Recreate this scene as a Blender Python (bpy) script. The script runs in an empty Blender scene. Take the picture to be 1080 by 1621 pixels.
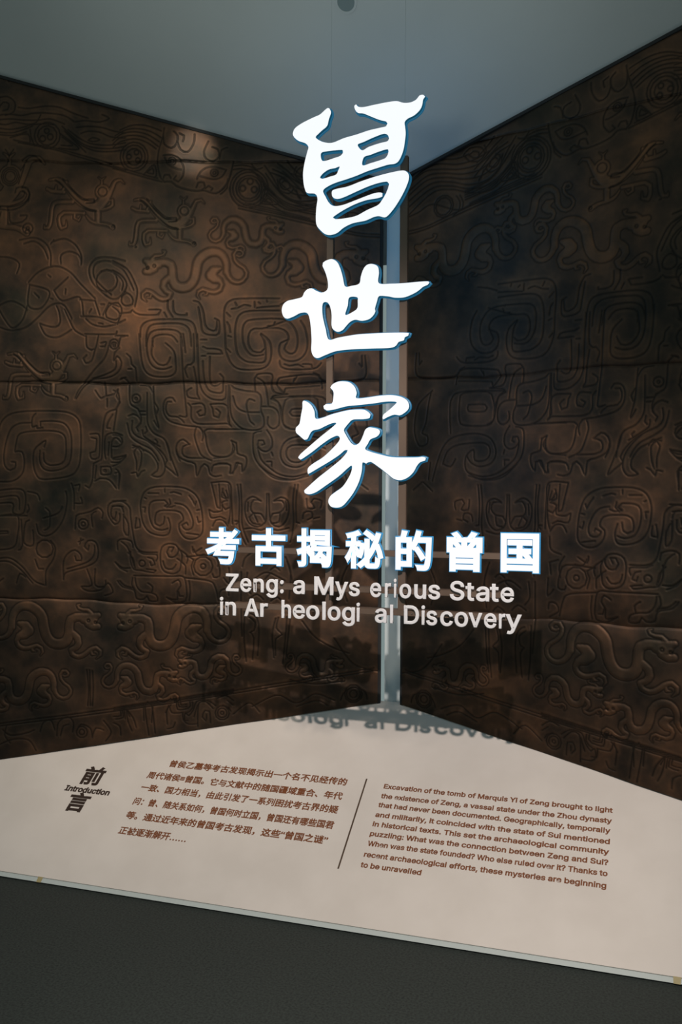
import bpy, bmesh, math
import numpy as np
from mathutils import Matrix, Vector, noise

# ------------------------------------------------------------------ frame of the place
# X runs along the sign and the text lines, Y goes deeper towards the corner, Z is up, floor at 0.
F_PX, PITCH, ROLL, YAW = 1545.247, -0.01543, 0.00481, 0.33466
EYE = 1.488
BETA, X0, GAP, YC = 0.25139, -1.16203, 0.11615, 4.0
ZB, TAU = EYE - 0.87655, 0.60703          # board: height at the corner, slope
ZT, SIG = EYE + 1.34161, 0.86422          # sloped ceiling: height at the corner, slope
YS = 3.25                                 # plane of the sign faces
cb, sb, ct, st = math.cos(BETA), math.sin(BETA), math.cos(TAU), math.sin(TAU)
C = bpy.context.scene.collection
scene = bpy.context.scene

# ------------------------------------------------------------------ camera
cam = bpy.data.cameras.new('camera')
cam.sensor_fit = 'HORIZONTAL'; cam.sensor_width = 36.0; cam.lens = F_PX / 1080 * 36.0
cam.clip_start = 0.05
co = bpy.data.objects.new('camera', cam); C.objects.link(co)
cy, sy = math.cos(YAW), math.sin(YAW)
rx, ry_ = Vector((cy, sy, 0)), Vector((-sy, cy, 0))
fw = ry_ * math.cos(PITCH) + Vector((0, 0, 1)) * math.sin(PITCH)
up = Vector((0, 0, 1)) * math.cos(PITCH) - ry_ * math.sin(PITCH)
r2 = rx * math.cos(ROLL) + up * math.sin(ROLL)
u2 = up * math.cos(ROLL) - rx * math.sin(ROLL)
co.matrix_world = Matrix(((r2.x, u2.x, -fw.x, 0), (r2.y, u2.y, -fw.y, 0), (r2.z, u2.z, -fw.z, EYE), (0, 0, 0, 1)))
scene.camera = co

# ------------------------------------------------------------------ world, lamps, exposure
scene.view_settings.view_transform = 'Standard'
scene.view_settings.look = 'None'
scene.view_settings.exposure = 0.0
scene.view_settings.gamma = 1.0
scene.view_settings.use_curve_mapping = False
w = bpy.data.worlds.new('dim_hall'); scene.world = w; w.use_nodes = True
bg = w.node_tree.nodes['Background']
bg.inputs[0].default_value = (0.78, 1.0, 0.98, 1); bg.inputs[1].default_value = 0.25

def lamp(name, kind, loc, aim, energy, col, size=0.05, angle=60, blend=0.5):
    l = bpy.data.lights.new(name, kind); l.energy = energy; l.color = col
    if kind == 'SPOT': l.spot_size = math.radians(angle); l.spot_blend = blend; l.shadow_soft_size = size
    elif kind == 'AREA': l.size = size
    else: l.shadow_soft_size = size
    o = bpy.data.objects.new(name, l); C.objects.link(o)
    o.location = loc; o.rotation_euler = (Vector(aim) - Vector(loc)).to_track_quat('-Z', 'Y').to_euler()
    return o
lamp('board_spotlight', 'SPOT', (-0.17, 1.05, 2.92), (-1.16, 3.40, 0.32), 360, (1.0, 0.86, 0.78), 0.022, 67, 0.8)
lamp('wall_spotlight', 'SPOT', (-1.97, 2.45, 3.50), (-2.0, 3.8, 2.965), 62.0, (1.0, 0.88, 0.76), 0.02, 9.5, 1.0)
lamp('ceiling_fill_light', 'SPOT', (-1.0, 0.3, 2.3), (-1.15, 3.3, 3.95), 98, (0.88, 1.0, 0.97), 0.35, 52, 1.0)  # added unseen spot, brightens the middle of the sloped ceiling
lamp('left_wall_fill_light', 'SPOT', (-1.7, 0.8, 3.4), (-2.2, 3.8, 1.50), 185, (1.0, 0.85, 0.70), 0.08, 50, 1.0)  # added unseen spot, brightens the lower left wall

# ------------------------------------------------------------------ materials
def mat(name, col, rough=0.5, metal=0.0, spec=0.5):
    m = bpy.data.materials.new(name); m.use_nodes = True
    b = m.node_tree.nodes['Principled BSDF']
    b.inputs['Base Color'].default_value = (*col, 1); b.inputs['Roughness'].default_value = rough
    b.inputs['Metallic'].default_value = metal; b.inputs['Specular IOR Level'].default_value = spec
    return m
def nodes(m): return m.node_tree.nodes, m.node_tree.links, m.node_tree.nodes['Principled BSDF']
def noisy(m, scale, c1, c2, lo=0.35, hi=0.65, detail=6, bump=0.0, bscale=80):
    n, l, b = nodes(m)
    tc = n.new('ShaderNodeTexCoord'); nz = n.new('ShaderNodeTexNoise'); nz.inputs['Scale'].default_value = scale; nz.inputs['Detail'].default_value = detail
    l.new(tc.outputs['Object'], nz.inputs['Vector'])
    r = n.new('ShaderNodeValToRGB'); r.color_ramp.elements[0].position = lo; r.color_ramp.elements[1].position = hi
    r.color_ramp.elements[0].color = (*c1, 1); r.color_ramp.elements[1].color = (*c2, 1)
    l.new(nz.outputs['Fac'], r.inputs['Fac']); l.new(r.outputs['Color'], b.inputs['Base Color'])
    if bump:
        n2 = n.new('ShaderNodeTexNoise'); n2.inputs['Scale'].default_value = bscale; l.new(tc.outputs['Object'], n2.inputs['Vector'])
        bp = n.new('ShaderNodeBump'); bp.inputs['Strength'].default_value = bump; bp.inputs['Distance'].default_value = 0.002
        l.new(n2.outputs['Fac'], bp.inputs['Height']); l.new(bp.outputs['Normal'], b.inputs['Normal'])
    return m
M_ceil = noisy(mat('ceiling_paint', (0.3, 0.34, 0.34), 0.85), 2.0, (0.46, 0.47, 0.46), (0.49, 0.50, 0.49), bump=0.1, bscale=120)
M_floor = noisy(mat('speckled_floor', (0.05, 0.06, 0.055), 0.75), 130, (0.009, 0.0125, 0.0115), (0.026, 0.035, 0.031), 0.3, 0.6, bump=0.1, bscale=200)
M_board = noisy(mat('cream_board', (0.7, 0.65, 0.6), 0.5), 6, (0.60, 0.555, 0.51), (0.64, 0.595, 0.55), bump=0.08, bscale=250)
M_lip = mat('board_edge', (0.42, 0.47, 0.46), 0.6)
M_black = mat('shadow_gap', (0.012, 0.012, 0.012), 0.8)
M_pil = mat('satin_grey_blue_paint', (0.60, 0.68, 0.69), 0.3, 0.0, 0.5)
M_frame = noisy(mat('taupe_frame_metal', (0.2, 0.14, 0.11), 0.45, 0.3), 4, (0.12, 0.083, 0.062), (0.15, 0.105, 0.078))
M_grey = mat('grey_letter', (0.74, 0.74, 0.77), 0.45)
M_ink = mat('copper_brown_print', (0.23, 0.08, 0.034), 0.38, 0.25)
M_ink2 = mat('dark_brown_print', (0.035, 0.02, 0.014), 0.45)
M_tape = mat('yellowed_tape', (0.32, 0.27, 0.13), 0.6)
M_wire = mat('thin_wire', (0.25, 0.26, 0.26), 0.4, 0.8)
def emis(name, col, s, base=(0.8, 0.8, 0.8)):
    m = mat(name, base, 0.4); _, _, b = nodes(m)
    b.inputs['Emission Color'].default_value = (*col, 1); b.inputs['Emission Strength'].default_value = s
    return m
M_face = emis('lit_white_acrylic', (0.93, 0.965, 1.0), 1.0, (0.05, 0.05, 0.05))
M_side = emis('blue_lit_letter_side', (0.005, 0.10, 0.18), 0.4, (0.02, 0.12, 0.2))
M_rim = emis('blue_bloom_glow', (0.015, 0.16, 0.30), 0.55, (0.02, 0.1, 0.2))  # emissive blue of the added rims, imitates lens bloom
M_rim2 = emis('bright_blue_bloom', (0.03, 0.25, 0.50), 0.9, (0.02, 0.1, 0.2))  # stronger bloom imitation for the subtitle rims
M_halo = emis('back_glow_fill', (0.06, 0.42, 1.0), 2.0, (0.1, 0.1, 0.1))  # added glow on the unseen character backs, tints the walls blue

def bronze():
    m = mat('patinated_bronze', (0.1, 0.06, 0.04), 0.5, 0.97)
    n, l, b = nodes(m)
    tc = n.new('ShaderNodeTexCoord')
    def noise_(scale, detail, rough=0.55, dist=0.0):
        q = n.new('ShaderNodeTexNoise'); q.inputs['Scale'].default_value = scale; q.inputs['Detail'].default_value = detail
        q.inputs['Roughness'].default_value = rough; q.inputs['Distortion'].default_value = dist
        l.new(tc.outputs['Object'], q.inputs['Vector']); return q
    big = noise_(2.6, 5, 0.6, 0.4); mid = noise_(9.0, 5); fine = noise_(260, 3)
    r1 = n.new('ShaderNodeValToRGB'); e = r1.color_ramp.elements
    e[0].position = 0.30; e[0].color = (0.040, 0.038, 0.032, 1); e[1].position = 0.72; e[1].color = (0.150, 0.084, 0.053, 1)
    k = e.new(0.5); k.color = (0.076, 0.053, 0.041, 1)
    l.new(big.outputs['Fac'], r1.inputs['Fac'])
    r2 = n.new('ShaderNodeValToRGB'); e = r2.color_ramp.elements
    e[0].position = 0.35; e[0].color = (0.55, 0.6, 0.62, 1); e[1].position = 0.68; e[1].color = (1.25, 1.1, 0.95, 1)
    l.new(mid.outputs['Fac'], r2.inputs['Fac'])
    mx = n.new('ShaderNodeMix'); mx.data_type = 'RGBA'; mx.blend_type = 'MULTIPLY'; mx.inputs[0].default_value = 1.0
    l.new(r1.outputs['Color'], mx.inputs[6]); l.new(r2.outputs['Color'], mx.inputs[7])
    at = n.new('ShaderNodeAttribute'); at.attribute_name = 'burnish_glint'
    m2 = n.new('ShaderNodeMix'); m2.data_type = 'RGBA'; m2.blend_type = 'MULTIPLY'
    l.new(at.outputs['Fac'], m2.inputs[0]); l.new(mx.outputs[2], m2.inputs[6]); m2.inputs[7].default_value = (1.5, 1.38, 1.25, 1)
    a2 = n.new('ShaderNodeAttribute'); a2.attribute_name = 'blacking_shade'
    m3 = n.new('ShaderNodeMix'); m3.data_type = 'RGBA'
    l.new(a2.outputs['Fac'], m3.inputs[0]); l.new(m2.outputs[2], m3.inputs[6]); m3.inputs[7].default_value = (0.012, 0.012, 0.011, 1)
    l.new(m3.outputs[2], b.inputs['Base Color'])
    bp = n.new('ShaderNodeBump'); bp.inputs['Strength'].default_value = 0.15; bp.inputs['Distance'].default_value = 0.001
    l.new(fine.outputs['Fac'], bp.inputs['Height']); l.new(bp.outputs['Normal'], b.inputs['Normal'])
    rr = n.new('ShaderNodeMapRange'); rr.inputs[3].default_value = 0.44; rr.inputs[4].default_value = 0.60
    l.new(mid.outputs['Fac'], rr.inputs[0]); l.new(rr.outputs[0], b.inputs['Roughness'])
    return m
M_bronze = bronze()

# ------------------------------------------------------------------ helpers
def link(name, me, m=None, parent=None):
    o = bpy.data.objects.new(name, me); C.objects.link(o)
    if m is not None and me is not None: me.materials.clear(); me.materials.append(m)
    if parent: o.parent = parent
    return o
def poly_mesh(name, verts, faces):
    me = bpy.data.meshes.new(name); me.from_pydata([tuple(v) for v in verts], [], faces); me.update(); return me
def empty(name, loc=(0, 0, 0)):
    o = bpy.data.objects.new(name, None); C.objects.link(o); o.location = loc; o.empty_display_size = 0.1; return o
def tag(o, label=None, cat=None, group=None, kind=None):
    for k, v in (('label', label), ('category', cat), ('group', group), ('kind', kind)):
        if v: o[k] = v
    return o
def prism(name, pts, off, bevel=0.0):
    """closed polygon pts (3D) swept by vector off"""
    bm = bmesh.new()
    a = [bm.verts.new(p) for p in pts]; b = [bm.verts.new(Vector(p) + Vector(off)) for p in pts]
    bm.faces.new(a); bm.faces.new(b[::-1]); n = len(pts)
    for i in range(n): bm.faces.new((a[i], a[(i + 1) % n], b[(i + 1) % n], b[i]))
    bmesh.ops.recalc_face_normals(bm, faces=bm.faces)
    if bevel: bmesh.ops.bevel(bm, geom=list(bm.edges), offset=bevel, segments=2, affect='EDGES')
    me = bpy.data.meshes.new(name); bm.to_mesh(me); bm.free(); return me
def box(name, x0, x1, y0, y1, z0, z1, bevel=0.0):
    return prism(name, [(x0, y0, z0), (x1, y0, z0), (x1, y1, z0), (x0, y1, z0)], (0, 0, z1 - z0), bevel)
def smooth(pts, step, closed=False):
    P = [np.array(q, float) for q in pts]; n = len(P); out = []
    if n == 2 and not closed:
        k = max(1, int(np.linalg.norm(P[1] - P[0]) / step)); return [P[0] + (P[1] - P[0]) * i / k for i in range(k + 1)]
    rng = range(n) if closed else range(n - 1)
    for i in rng:
        if closed: a, b, c, d = P[i - 1], P[i], P[(i + 1) % n], P[(i + 2) % n]
        else: a, b, c, d = P[max(i - 1, 0)], P[i], P[i + 1], P[min(i + 2, n - 1)]
        k = max(1, int(np.linalg.norm((c - b)[:2]) / step))
        for j in range(k):
            t = j / k
            out.append(0.5 * (2 * b + (c - a) * t + (2 * a - 5 * b + 4 * c - d) * t * t + (3 * b - a - 3 * c + d) * t ** 3))
    if not closed: out.append(P[-1])
    return out

ENGRAVED_LINES = (
((.935,3.079),(.94,3.044),(.956,2.994),(.966,2.944),(.963,2.904),(.95,2.863),(.935,2.847)),
((.935,2.847),(.904,2.847),(.883,2.829),(.842,2.813),(.79,2.803),(.76,2.806),(.708,2.792),(.672,2.817),(.647,2.861),(.632,2.926)),
((.938,3.044),(.935,3.009),(.904,2.99),(.881,3.008),(.876,3.043),(.894,3.063)),
((.878,3.018),(.863,2.982),(.832,2.971),(.806,3.006),(.801,3.046)),
((.868,3.053),(.848,3.042),(.853,3.017)),
((.74,3.014),(.76,2.969),(.75,2.939),(.719,2.928),(.693,2.948),(.698,2.978),(.724,2.989)),
((.693,2.938),(.683,2.977),(.658,2.987)),
((.94,2.961),(.904,2.96),(.868,2.942),(.85,2.906),(.852,2.871)),
((.935,2.953),(.919,2.923),(.883,2.902),(.858,2.896)),
((.852,2.871),(.873,2.846),(.894,2.857),(.883,2.871)),
((.94,2.863),(.935,2.878),(.914,2.877),(.906,2.862)),
((.79,2.854),(.775,2.884),(.744,2.904),(.708,2.905),(.662,2.892)),
((.662,2.892),(.683,2.862),(.719,2.853),(.78,2.867)),
((.793,2.819),(.785,2.839),(.76,2.839),(.754,2.818),(.77,2.806)),
((.754,2.813),(.739,2.825),(.721,2.813),(.729,2.803)),
((1.013,2.89),(.989,2.909),(.984,2.884),(1.013,2.89)),
((1.028,2.88),(.982,2.924),(.974,2.871),(1.028,2.88)),
((1.164,2.999),(1.132,3.024),(1.07,3.035),(1.018,3.021),(.971,2.99)),
((1.164,3.015),(1.132,3.042),(1.07,3.05),(1.013,3.036),(.961,2.999)),
((1.164,3.032),(1.122,3.059),(1.065,3.065),(1.008,3.051),(.956,3.019)),
((1.153,3.052),(1.101,3.076),(1.044,3.077),(.992,3.063),(.948,3.037)),
((1.132,3.075),(1.08,3.093),(1.023,3.092),(.977,3.078),(.946,3.065)),
((1.163,2.913),(1.101,2.894),(1.028,2.872),(.945,2.848)),
((1.163,2.923),(1.101,2.904),(1.028,2.882),(.966,2.863)),
((1.675,3.116),(1.644,3.11),(1.596,3.119),(1.543,3.11),(1.506,3.117),(1.485,3.15)),
((1.675,3.096),(1.622,3.089),(1.569,3.096),(1.527,3.107),(1.464,3.111),(1.421,3.105)),
((1.675,3.078),(1.612,3.074),(1.559,3.088),(1.522,3.102)),
((1.675,3.068),(1.606,3.063),(1.548,3.077)),
((1.532,3.087),(1.527,3.051),(1.511,3.015)),
((1.622,3.054),(1.543,3.067),(1.532,3.031)),
((1.675,3.132),(1.622,3.135),(1.569,3.129),(1.501,3.127),(1.443,3.131),(1.379,3.108)),
((1.675,3.152),(1.622,3.156),(1.569,3.149),(1.516,3.158),(1.448,3.156),(1.379,3.144),(1.337,3.118)),
((1.675,3.178),(1.654,3.208),(1.628,3.202),(1.633,3.177),(1.654,3.172)),
((1.675,3.229),(1.633,3.233),(1.601,3.206),(1.606,3.166),(1.644,3.151)),
((1.585,3.185),(1.538,3.179),(1.464,3.187),(1.4,3.18),(1.337,3.153),(1.274,3.131)),
((1.39,3.099),(1.358,3.067),(1.306,3.025),(1.253,3.004),(1.175,2.997),(1.107,3.005)),
((1.379,3.078),(1.337,3.041),(1.295,3.01),(1.238,2.988),(1.17,2.984),(1.107,2.99)),
((1.364,3.083),(1.306,3.041),(1.253,3.019),(1.18,3.012),(1.107,3.02)),
((1.274,3.035),(1.253,3.047),(1.222,3.036),(1.253,3.029),(1.274,3.035)),
((1.306,3.066),(1.274,3.075),(1.222,3.069),(1.17,3.047),(1.107,3.041)),
((1.327,3.092),(1.274,3.096),(1.212,3.089),(1.159,3.072),(1.107,3.061)),
((1.332,3.117),(1.285,3.121),(1.222,3.114),(1.18,3.128),(1.212,3.145)),
((1.39,3.053),(1.343,3.016),(1.395,3.017)),
((1.4,3.068),(1.316,3),(1.406,3.005)),
((1.379,3.078),(1.285,2.984)),
((1.585,3.032),(1.421,2.998),(1.332,2.97),(1.17,2.92),(1.107,2.901)),
((1.606,3.043),(1.516,3.023),(1.421,3.005),(1.327,2.979),(1.17,2.931)),
((1.628,3.33),(1.628,3.299)),
((1.644,3.003),(1.628,2.977),(1.633,2.952)),
((1.606,3.002),(1.628,2.977)),
((1.569,2.955),(1.538,2.975),(1.506,2.969),(1.485,2.948)),
((1.559,2.935),(1.569,2.899),(1.585,2.853)),
((1.601,2.813),(1.596,2.833),(1.559,2.837),(1.538,2.811),(1.543,2.776)),
((.497,2.91),(.462,2.859),(.421,2.788),(.36,2.752),(.279,2.73)),
((.512,2.855),(.471,2.804),(.421,2.758),(.36,2.732),(.279,2.715)),
((.502,2.825),(.461,2.774),(.4,2.728),(.329,2.706),(.279,2.695)),
((.492,2.875),(.451,2.819),(.41,2.773),(.35,2.742),(.279,2.723)),
((.507,2.84),(.466,2.789),(.41,2.743),(.35,2.719),(.279,2.705)),
((.472,2.879),(.411,2.853),(.37,2.807),(.34,2.766)),
((.462,2.894),(.401,2.863),(.36,2.822),(.319,2.781)),
((.441,2.919),(.401,2.888),(.36,2.847),(.32,2.811)),
((.401,2.928),(.37,2.892),(.33,2.856)),
((.421,2.833),(.411,2.843),(.39,2.832),(.385,2.812),(.406,2.803),(.426,2.818),(.431,2.848),(.411,2.858)),
((.441,2.849),(.431,2.803),(.39,2.787),(.37,2.807)),
((.36,2.902),(.37,2.877),(.35,2.847),(.33,2.836)),
((.36,2.802),(.35,2.772),(.34,2.761)),
((.497,2.752),(.482,2.769),(.461,2.749),(.497,2.752)),
((.507,2.745),(.487,2.79),(.436,2.743),(.507,2.745)),
((.514,2.74),(.492,2.81),(.41,2.733)),
((.553,2.916),(.533,2.893),(.507,2.9)),
((.635,2.908),(.594,2.912),(.548,2.901),(.512,2.875)),
((.635,2.893),(.594,2.897),(.548,2.886),(.517,2.86)),
((.701,2.794),(.675,2.809),(.65,2.848),(.632,2.918)),
((.686,2.789),(.66,2.813),(.655,2.853)),
((.588,2.741),(.471,2.714),(.299,2.668)),
((.578,2.749),(.471,2.723),(.299,2.677)),
((1.676,2.757),(1.622,2.756),(1.569,2.775),(1.548,2.806),(1.569,2.821)),
((1.676,2.744),(1.612,2.74),(1.559,2.765),(1.535,2.805)),
((1.676,2.701),(1.665,2.731)),
((1.628,2.73),(1.622,2.684),(1.569,2.688),(1.548,2.714),(1.58,2.714)),
((1.543,2.422),(1.495,2.467),(1.421,2.489),(1.358,2.465),(1.305,2.408),(1.242,2.346)),
((1.538,2.411),(1.543,2.319),(1.485,2.308),(1.448,2.379),(1.538,2.411)),
((1.427,2.384),(1.363,2.44)),
((1.427,2.384),(1.39,2.338),(1.311,2.352),(1.295,2.275)),
((1.242,2.336),(1.311,2.342)),
((1.242,2.336),(1.221,2.275)),
((1.179,2.325),(1.206,2.274)),
((1.179,2.325),(1.132,2.309)),
((1.107,2.507),(1.174,2.523),(1.237,2.519),(1.269,2.479),(1.258,2.423),(1.221,2.382),(1.174,2.345),(1.138,2.345),(1.106,2.375)),
((1.107,2.477),(1.185,2.508),(1.242,2.494),(1.248,2.443),(1.211,2.397),(1.169,2.361)),
((1.221,2.458),(1.19,2.468),(1.148,2.452),(1.117,2.416),(1.122,2.38)),
((1.585,2.607),(1.516,2.616),(1.464,2.589),(1.442,2.543),(1.442,2.492)),
((1.564,2.591),(1.516,2.6),(1.474,2.569),(1.453,2.523)),
((1.427,2.599),(1.379,2.608),(1.332,2.582),(1.305,2.536),(1.305,2.495)),
((1.442,2.589),(1.427,2.604)),
((1.395,2.501),(1.395,2.537),(1.358,2.552),(1.316,2.536),(1.305,2.51)),
((1.676,2.536),(1.623,2.53),(1.585,2.504),(1.596,2.463)),
((1.676,2.321),(1.623,2.34),(1.569,2.319),(1.548,2.299)),
((1.516,2.375),(1.495,2.354)),
((1.453,2.451),(1.442,2.443)),
((1.374,2.389),(1.376,2.368)),
((1.442,2.349),(1.432,2.346)),
((1.258,2.3),(1.269,2.285)),
((1.216,2.32),(1.2,2.32)),
((1.04,2.176),(1.037,2.217),(1.011,2.242),(.954,2.251),(.851,2.25),(.809,2.235),(.794,2.194),(.789,2.133)),
((1.014,2.135),(1.011,2.196),(.991,2.226),(.939,2.233),(.871,2.233),(.835,2.22),(.82,2.194),(.814,2.134)),
((1.014,2.135),(1.001,2.186),(.965,2.206),(.892,2.205),(.861,2.185),(.851,2.134)),
((.985,2.135),(.985,2.17),(.954,2.185),(.902,2.182),(.876,2.154)),
((.918,2.332),(.918,2.297),(.897,2.261)),
((.895,2.332),(.892,2.286),(.872,2.271),(.835,2.27),(.835,2.278)),
((.805,2.331),(.784,2.326),(.763,2.285),(.753,2.224),(.732,2.204),(.706,2.203),(.701,2.249)),
((.784,2.305),(.773,2.239),(.763,2.194),(.722,2.181),(.694,2.188),(.694,2.244),(.712,2.254)),
((1.069,2.288),(1.043,2.273),(.96,2.272),(.949,2.292),(1.001,2.293)),
((.934,2.282),(.923,2.261)),
((1.121,2.355),(1.1,2.367),(1.077,2.349),(1.074,2.319),(1.105,2.311),(1.124,2.329),(1.121,2.355)),
((1.163,2.508),(1.1,2.472),(1.064,2.41),(1.053,2.369),(1.064,2.308)),
((1.163,2.498),(1.111,2.462),(1.069,2.38)),
((1.163,2.467),(1.121,2.441),(1.1,2.4),(1.126,2.35)),
((1.163,2.31),(1.131,2.279),(1.142,2.233)),
((1.131,2.279),(1.084,2.283),(1.074,2.293)),
((1.152,2.182),(1.116,2.182),(1.095,2.182)),
((1.064,2.567),(1.059,2.567)),
((.429,2.336),(.561,2.338),(.633,2.334),(.664,2.309),(.671,2.259),(.666,2.188),(.661,2.112),(.637,2.056),(.596,2.033),(.509,2.035),(.474,2.06),(.464,2.111),(.474,2.156),(.51,2.187)),
((.429,2.284),(.546,2.285),(.597,2.273),(.617,2.238),(.622,2.177),(.612,2.102),(.581,2.071),(.545,2.063),(.494,2.066),(.489,2.111),(.495,2.156),(.51,2.184)),
((.459,2.251),(.546,2.247),(.576,2.237),(.589,2.207),(.586,2.147),(.566,2.106),(.54,2.091),(.499,2.096)),
((.388,2.246),(.49,2.211),(.541,2.207),(.561,2.187),(.563,2.142),(.545,2.111),(.51,2.106),(.494,2.121)),
((.449,2.236),(.454,2.221),(.479,2.219)),
((.459,2.249),(.429,2.249),(.388,2.236),(.357,2.195),(.35,2.145),(.362,2.105),(.388,2.1),(.408,2.12),(.398,2.145),(.393,2.16)),
((.49,2.211),(.429,2.208),(.398,2.191),(.39,2.16),(.423,2.146),(.431,2.11),(.418,2.08),(.387,2.067),(.347,2.072),(.317,2.1),(.307,2.145),(.317,2.205),(.337,2.24)),
((.428,2.07),(.423,2.045),(.387,2.032),(.306,2.032),(.266,2.039),(.248,2.059)),
((.408,2.055),(.387,2.047),(.347,2.052),(.326,2.042)),
((.327,2.054),(.291,2.052),(.288,2.039)),
((.661,2.279),(.643,2.261)),
((.658,2.238),(.648,2.223),(.643,2.193)),
((.653,2.178),(.64,2.173)),
((.658,2.122),(.643,2.107)),
((.638,2.294),(.612,2.298),(.582,2.311),(.556,2.305)),
((.623,2.324),(.615,2.308)),
((.538,2.325),(.536,2.3)),
((.531,2.297),(.47,2.302),(.429,2.304)),
((.521,2.322),(.513,2.315)),
((.485,2.332),(.482,2.322)),
((.424,2.311),(.383,2.326),(.338,2.335)),
((1.287,2.192),(1.226,2.189),(1.148,2.189),(1.143,2.201)),
((1.226,2.187),(1.242,2.126),(1.268,2.126)),
((1.282,2.187),(1.279,2.136),(1.258,2.121)),
((1.242,2.126),(1.258,2.075),(1.284,2.065),(1.295,2.085),(1.279,2.1)),
((1.179,2.141),(1.2,2.085),(1.242,2.039),(1.284,1.988),(1.316,1.947),(1.331,1.911)),
((1.132,2.13),(1.153,2.11),(1.158,2.074),(1.143,2.094),(1.124,2.069),(1.137,2.028),(1.179,2.003),(1.252,1.993),(1.295,1.962),(1.326,1.911)),
((1.148,2.074),(1.153,2.038),(1.2,2.013),(1.252,1.998)),
((1.137,2.135),(1.127,2.176),(1.106,2.181)),
((1.49,2.24),(1.463,2.23),(1.421,2.224),(1.4,2.245),(1.405,2.291),(1.416,2.317)),
((1.49,2.235),(1.463,2.189),(1.416,2.178),(1.379,2.193),(1.347,2.213)),
((1.379,2.301),(1.358,2.255),(1.332,2.208),(1.284,2.182)),
((1.2,1.982),(1.195,1.921),(1.216,1.911),(1.242,1.947)),
((1.195,1.921),(1.158,1.931),(1.142,1.952),(1.148,1.921),(1.132,1.895),(1.142,1.88)),
((1.189,1.911),(1.189,1.875)),
((1.676,2.227),(1.623,2.211),(1.559,2.221),(1.506,2.261),(1.453,2.312),(1.411,2.327),(1.379,2.316),(1.347,2.26)),
((1.676,2.304),(1.644,2.252),(1.612,2.221),(1.569,2.257),(1.548,2.318)),
((1.305,2.269),(1.221,2.263),(1.148,2.237),(1.106,2.252)),
((1.284,2.259),(1.253,2.233),(1.2,2.222),(1.148,2.232)),
((1.195,2.283),(1.179,2.314),(1.138,2.324),(1.122,2.288),(1.143,2.252),(1.19,2.263),(1.195,2.283)),
((1.226,2.238),(1.206,2.235)),
((1.216,2.151),(1.192,2.156)),
((1.216,2.136),(1.198,2.136),(1.192,2.151)),
((1.127,1.997),(1.106,2.002)),
((1.045,2.19),(1.037,2.089),(1.021,2.032),(.985,2.007),(.918,2.004),(.886,2.021),(.884,2.062),(.892,2.113),(.928,2.149)),
((1.011,2.19),(1.011,2.114),(.996,2.063),(.969,2.04),(.928,2.037),(.902,2.047)),
((.985,2.159),(.99,2.098),(.959,2.057),(.923,2.057),(.907,2.088)),
((.851,2.189),(.84,2.107)),
((.861,2.189),(.856,2.087),(.85,1.986),(.845,1.935),(.834,1.833)),
((.789,2.188),(.783,2.036),(.778,1.975),(.762,1.935),(.731,1.909),(.695,1.902),(.665,1.909),(.662,1.965)),
((.763,2.071),(.76,2.011),(.752,1.97),(.731,1.94),(.68,1.934),(.675,1.97),(.675,2),(.688,2.015)),
((.732,2.091),(.732,1.985),(.711,1.962),(.69,1.975)),
((.804,2.188),(.804,2.067),(.83,2.054),(.843,2.036),(.832,2.001)),
((.804,2.046),(.793,1.985),(.788,1.925),(.778,1.907)),
((.814,1.955),(.835,1.94),(.829,1.915),(.798,1.909),(.778,1.907)),
((.829,1.889),(.816,1.874),(.814,1.823),(.788,1.8),(.721,1.798),(.654,1.8),(.638,1.788),(.654,1.813),(.652,1.863),(.67,1.884),(.731,1.884)),
((.809,1.884),(.767,1.887),(.754,1.864),(.757,1.838),(.778,1.833),(.788,1.849),(.772,1.859)),
((.731,1.884),(.721,1.864),(.716,1.833),(.695,1.826),(.687,1.848),(.705,1.864)),
((.763,2.132),(.747,2.124),(.711,2.122),(.686,2.116),(.678,2.101),(.742,2.102)),
((.773,2.163),(.747,2.162)),
((.768,2.092),(.752,2.092)),
((1.092,1.972),(1.089,1.905),(1.079,1.88),(1.052,1.865),(1.042,1.844),(1.037,1.813),(1.052,1.788)),
((1.094,1.834),(1.073,1.842),(1.047,1.829),(1.039,1.803),(1.058,1.783),(1.05,1.768)),
((1.099,1.803),(1.084,1.747),(1.047,1.717),(.995,1.691),(.969,1.661),(.958,1.64)),
((1.076,1.814),(1.078,1.773),(1.057,1.747),(1.011,1.727),(.969,1.701),(.932,1.661),(.922,1.64)),
((1.011,1.936),(1.011,1.834),(1.005,1.793),(.979,1.757),(.938,1.737),(.917,1.701),(.906,1.64)),
((1.031,1.773),(1.026,1.747),(.99,1.722),(.953,1.701)),
((1.016,1.788),(1.011,1.768),(1.021,1.757)),
((.974,1.732),(.964,1.722),(.969,1.712)),
((.985,1.966),(.98,1.895),(.974,1.844),(.959,1.783),(.979,1.813)),
((.98,1.895),(.961,1.864),(.969,1.844)),
((1.042,1.971),(1.006,1.966),(.985,1.936)),
((1.047,1.854),(1.016,1.854)),
((1.042,1.839),(1.016,1.839)),
((.886,1.897),(.897,1.912),(.923,1.91),(.938,1.885),(.935,1.844),(.912,1.813),(.87,1.798),(.829,1.79),(.777,1.783),(.762,1.752),(.767,1.727)),
((.902,1.895),(.92,1.895),(.928,1.864),(.912,1.834),(.871,1.828),(.847,1.806)),
((.834,1.839),(.839,1.828),(.865,1.834)),
((.603,1.775),(.746,1.775),(.752,1.747),(.741,1.691),(.715,1.661),(.653,1.658),(.623,1.691),(.638,1.727),(.618,1.717),(.612,1.671)),
((.793,1.783),(.801,1.752),(.787,1.701),(.767,1.661),(.725,1.641)),
((.824,1.712),(.85,1.732),(.875,1.717),(.883,1.681),(.865,1.64)),
((.821,1.712),(.85,1.701),(.855,1.671),(.829,1.653),(.756,1.651)),
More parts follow.
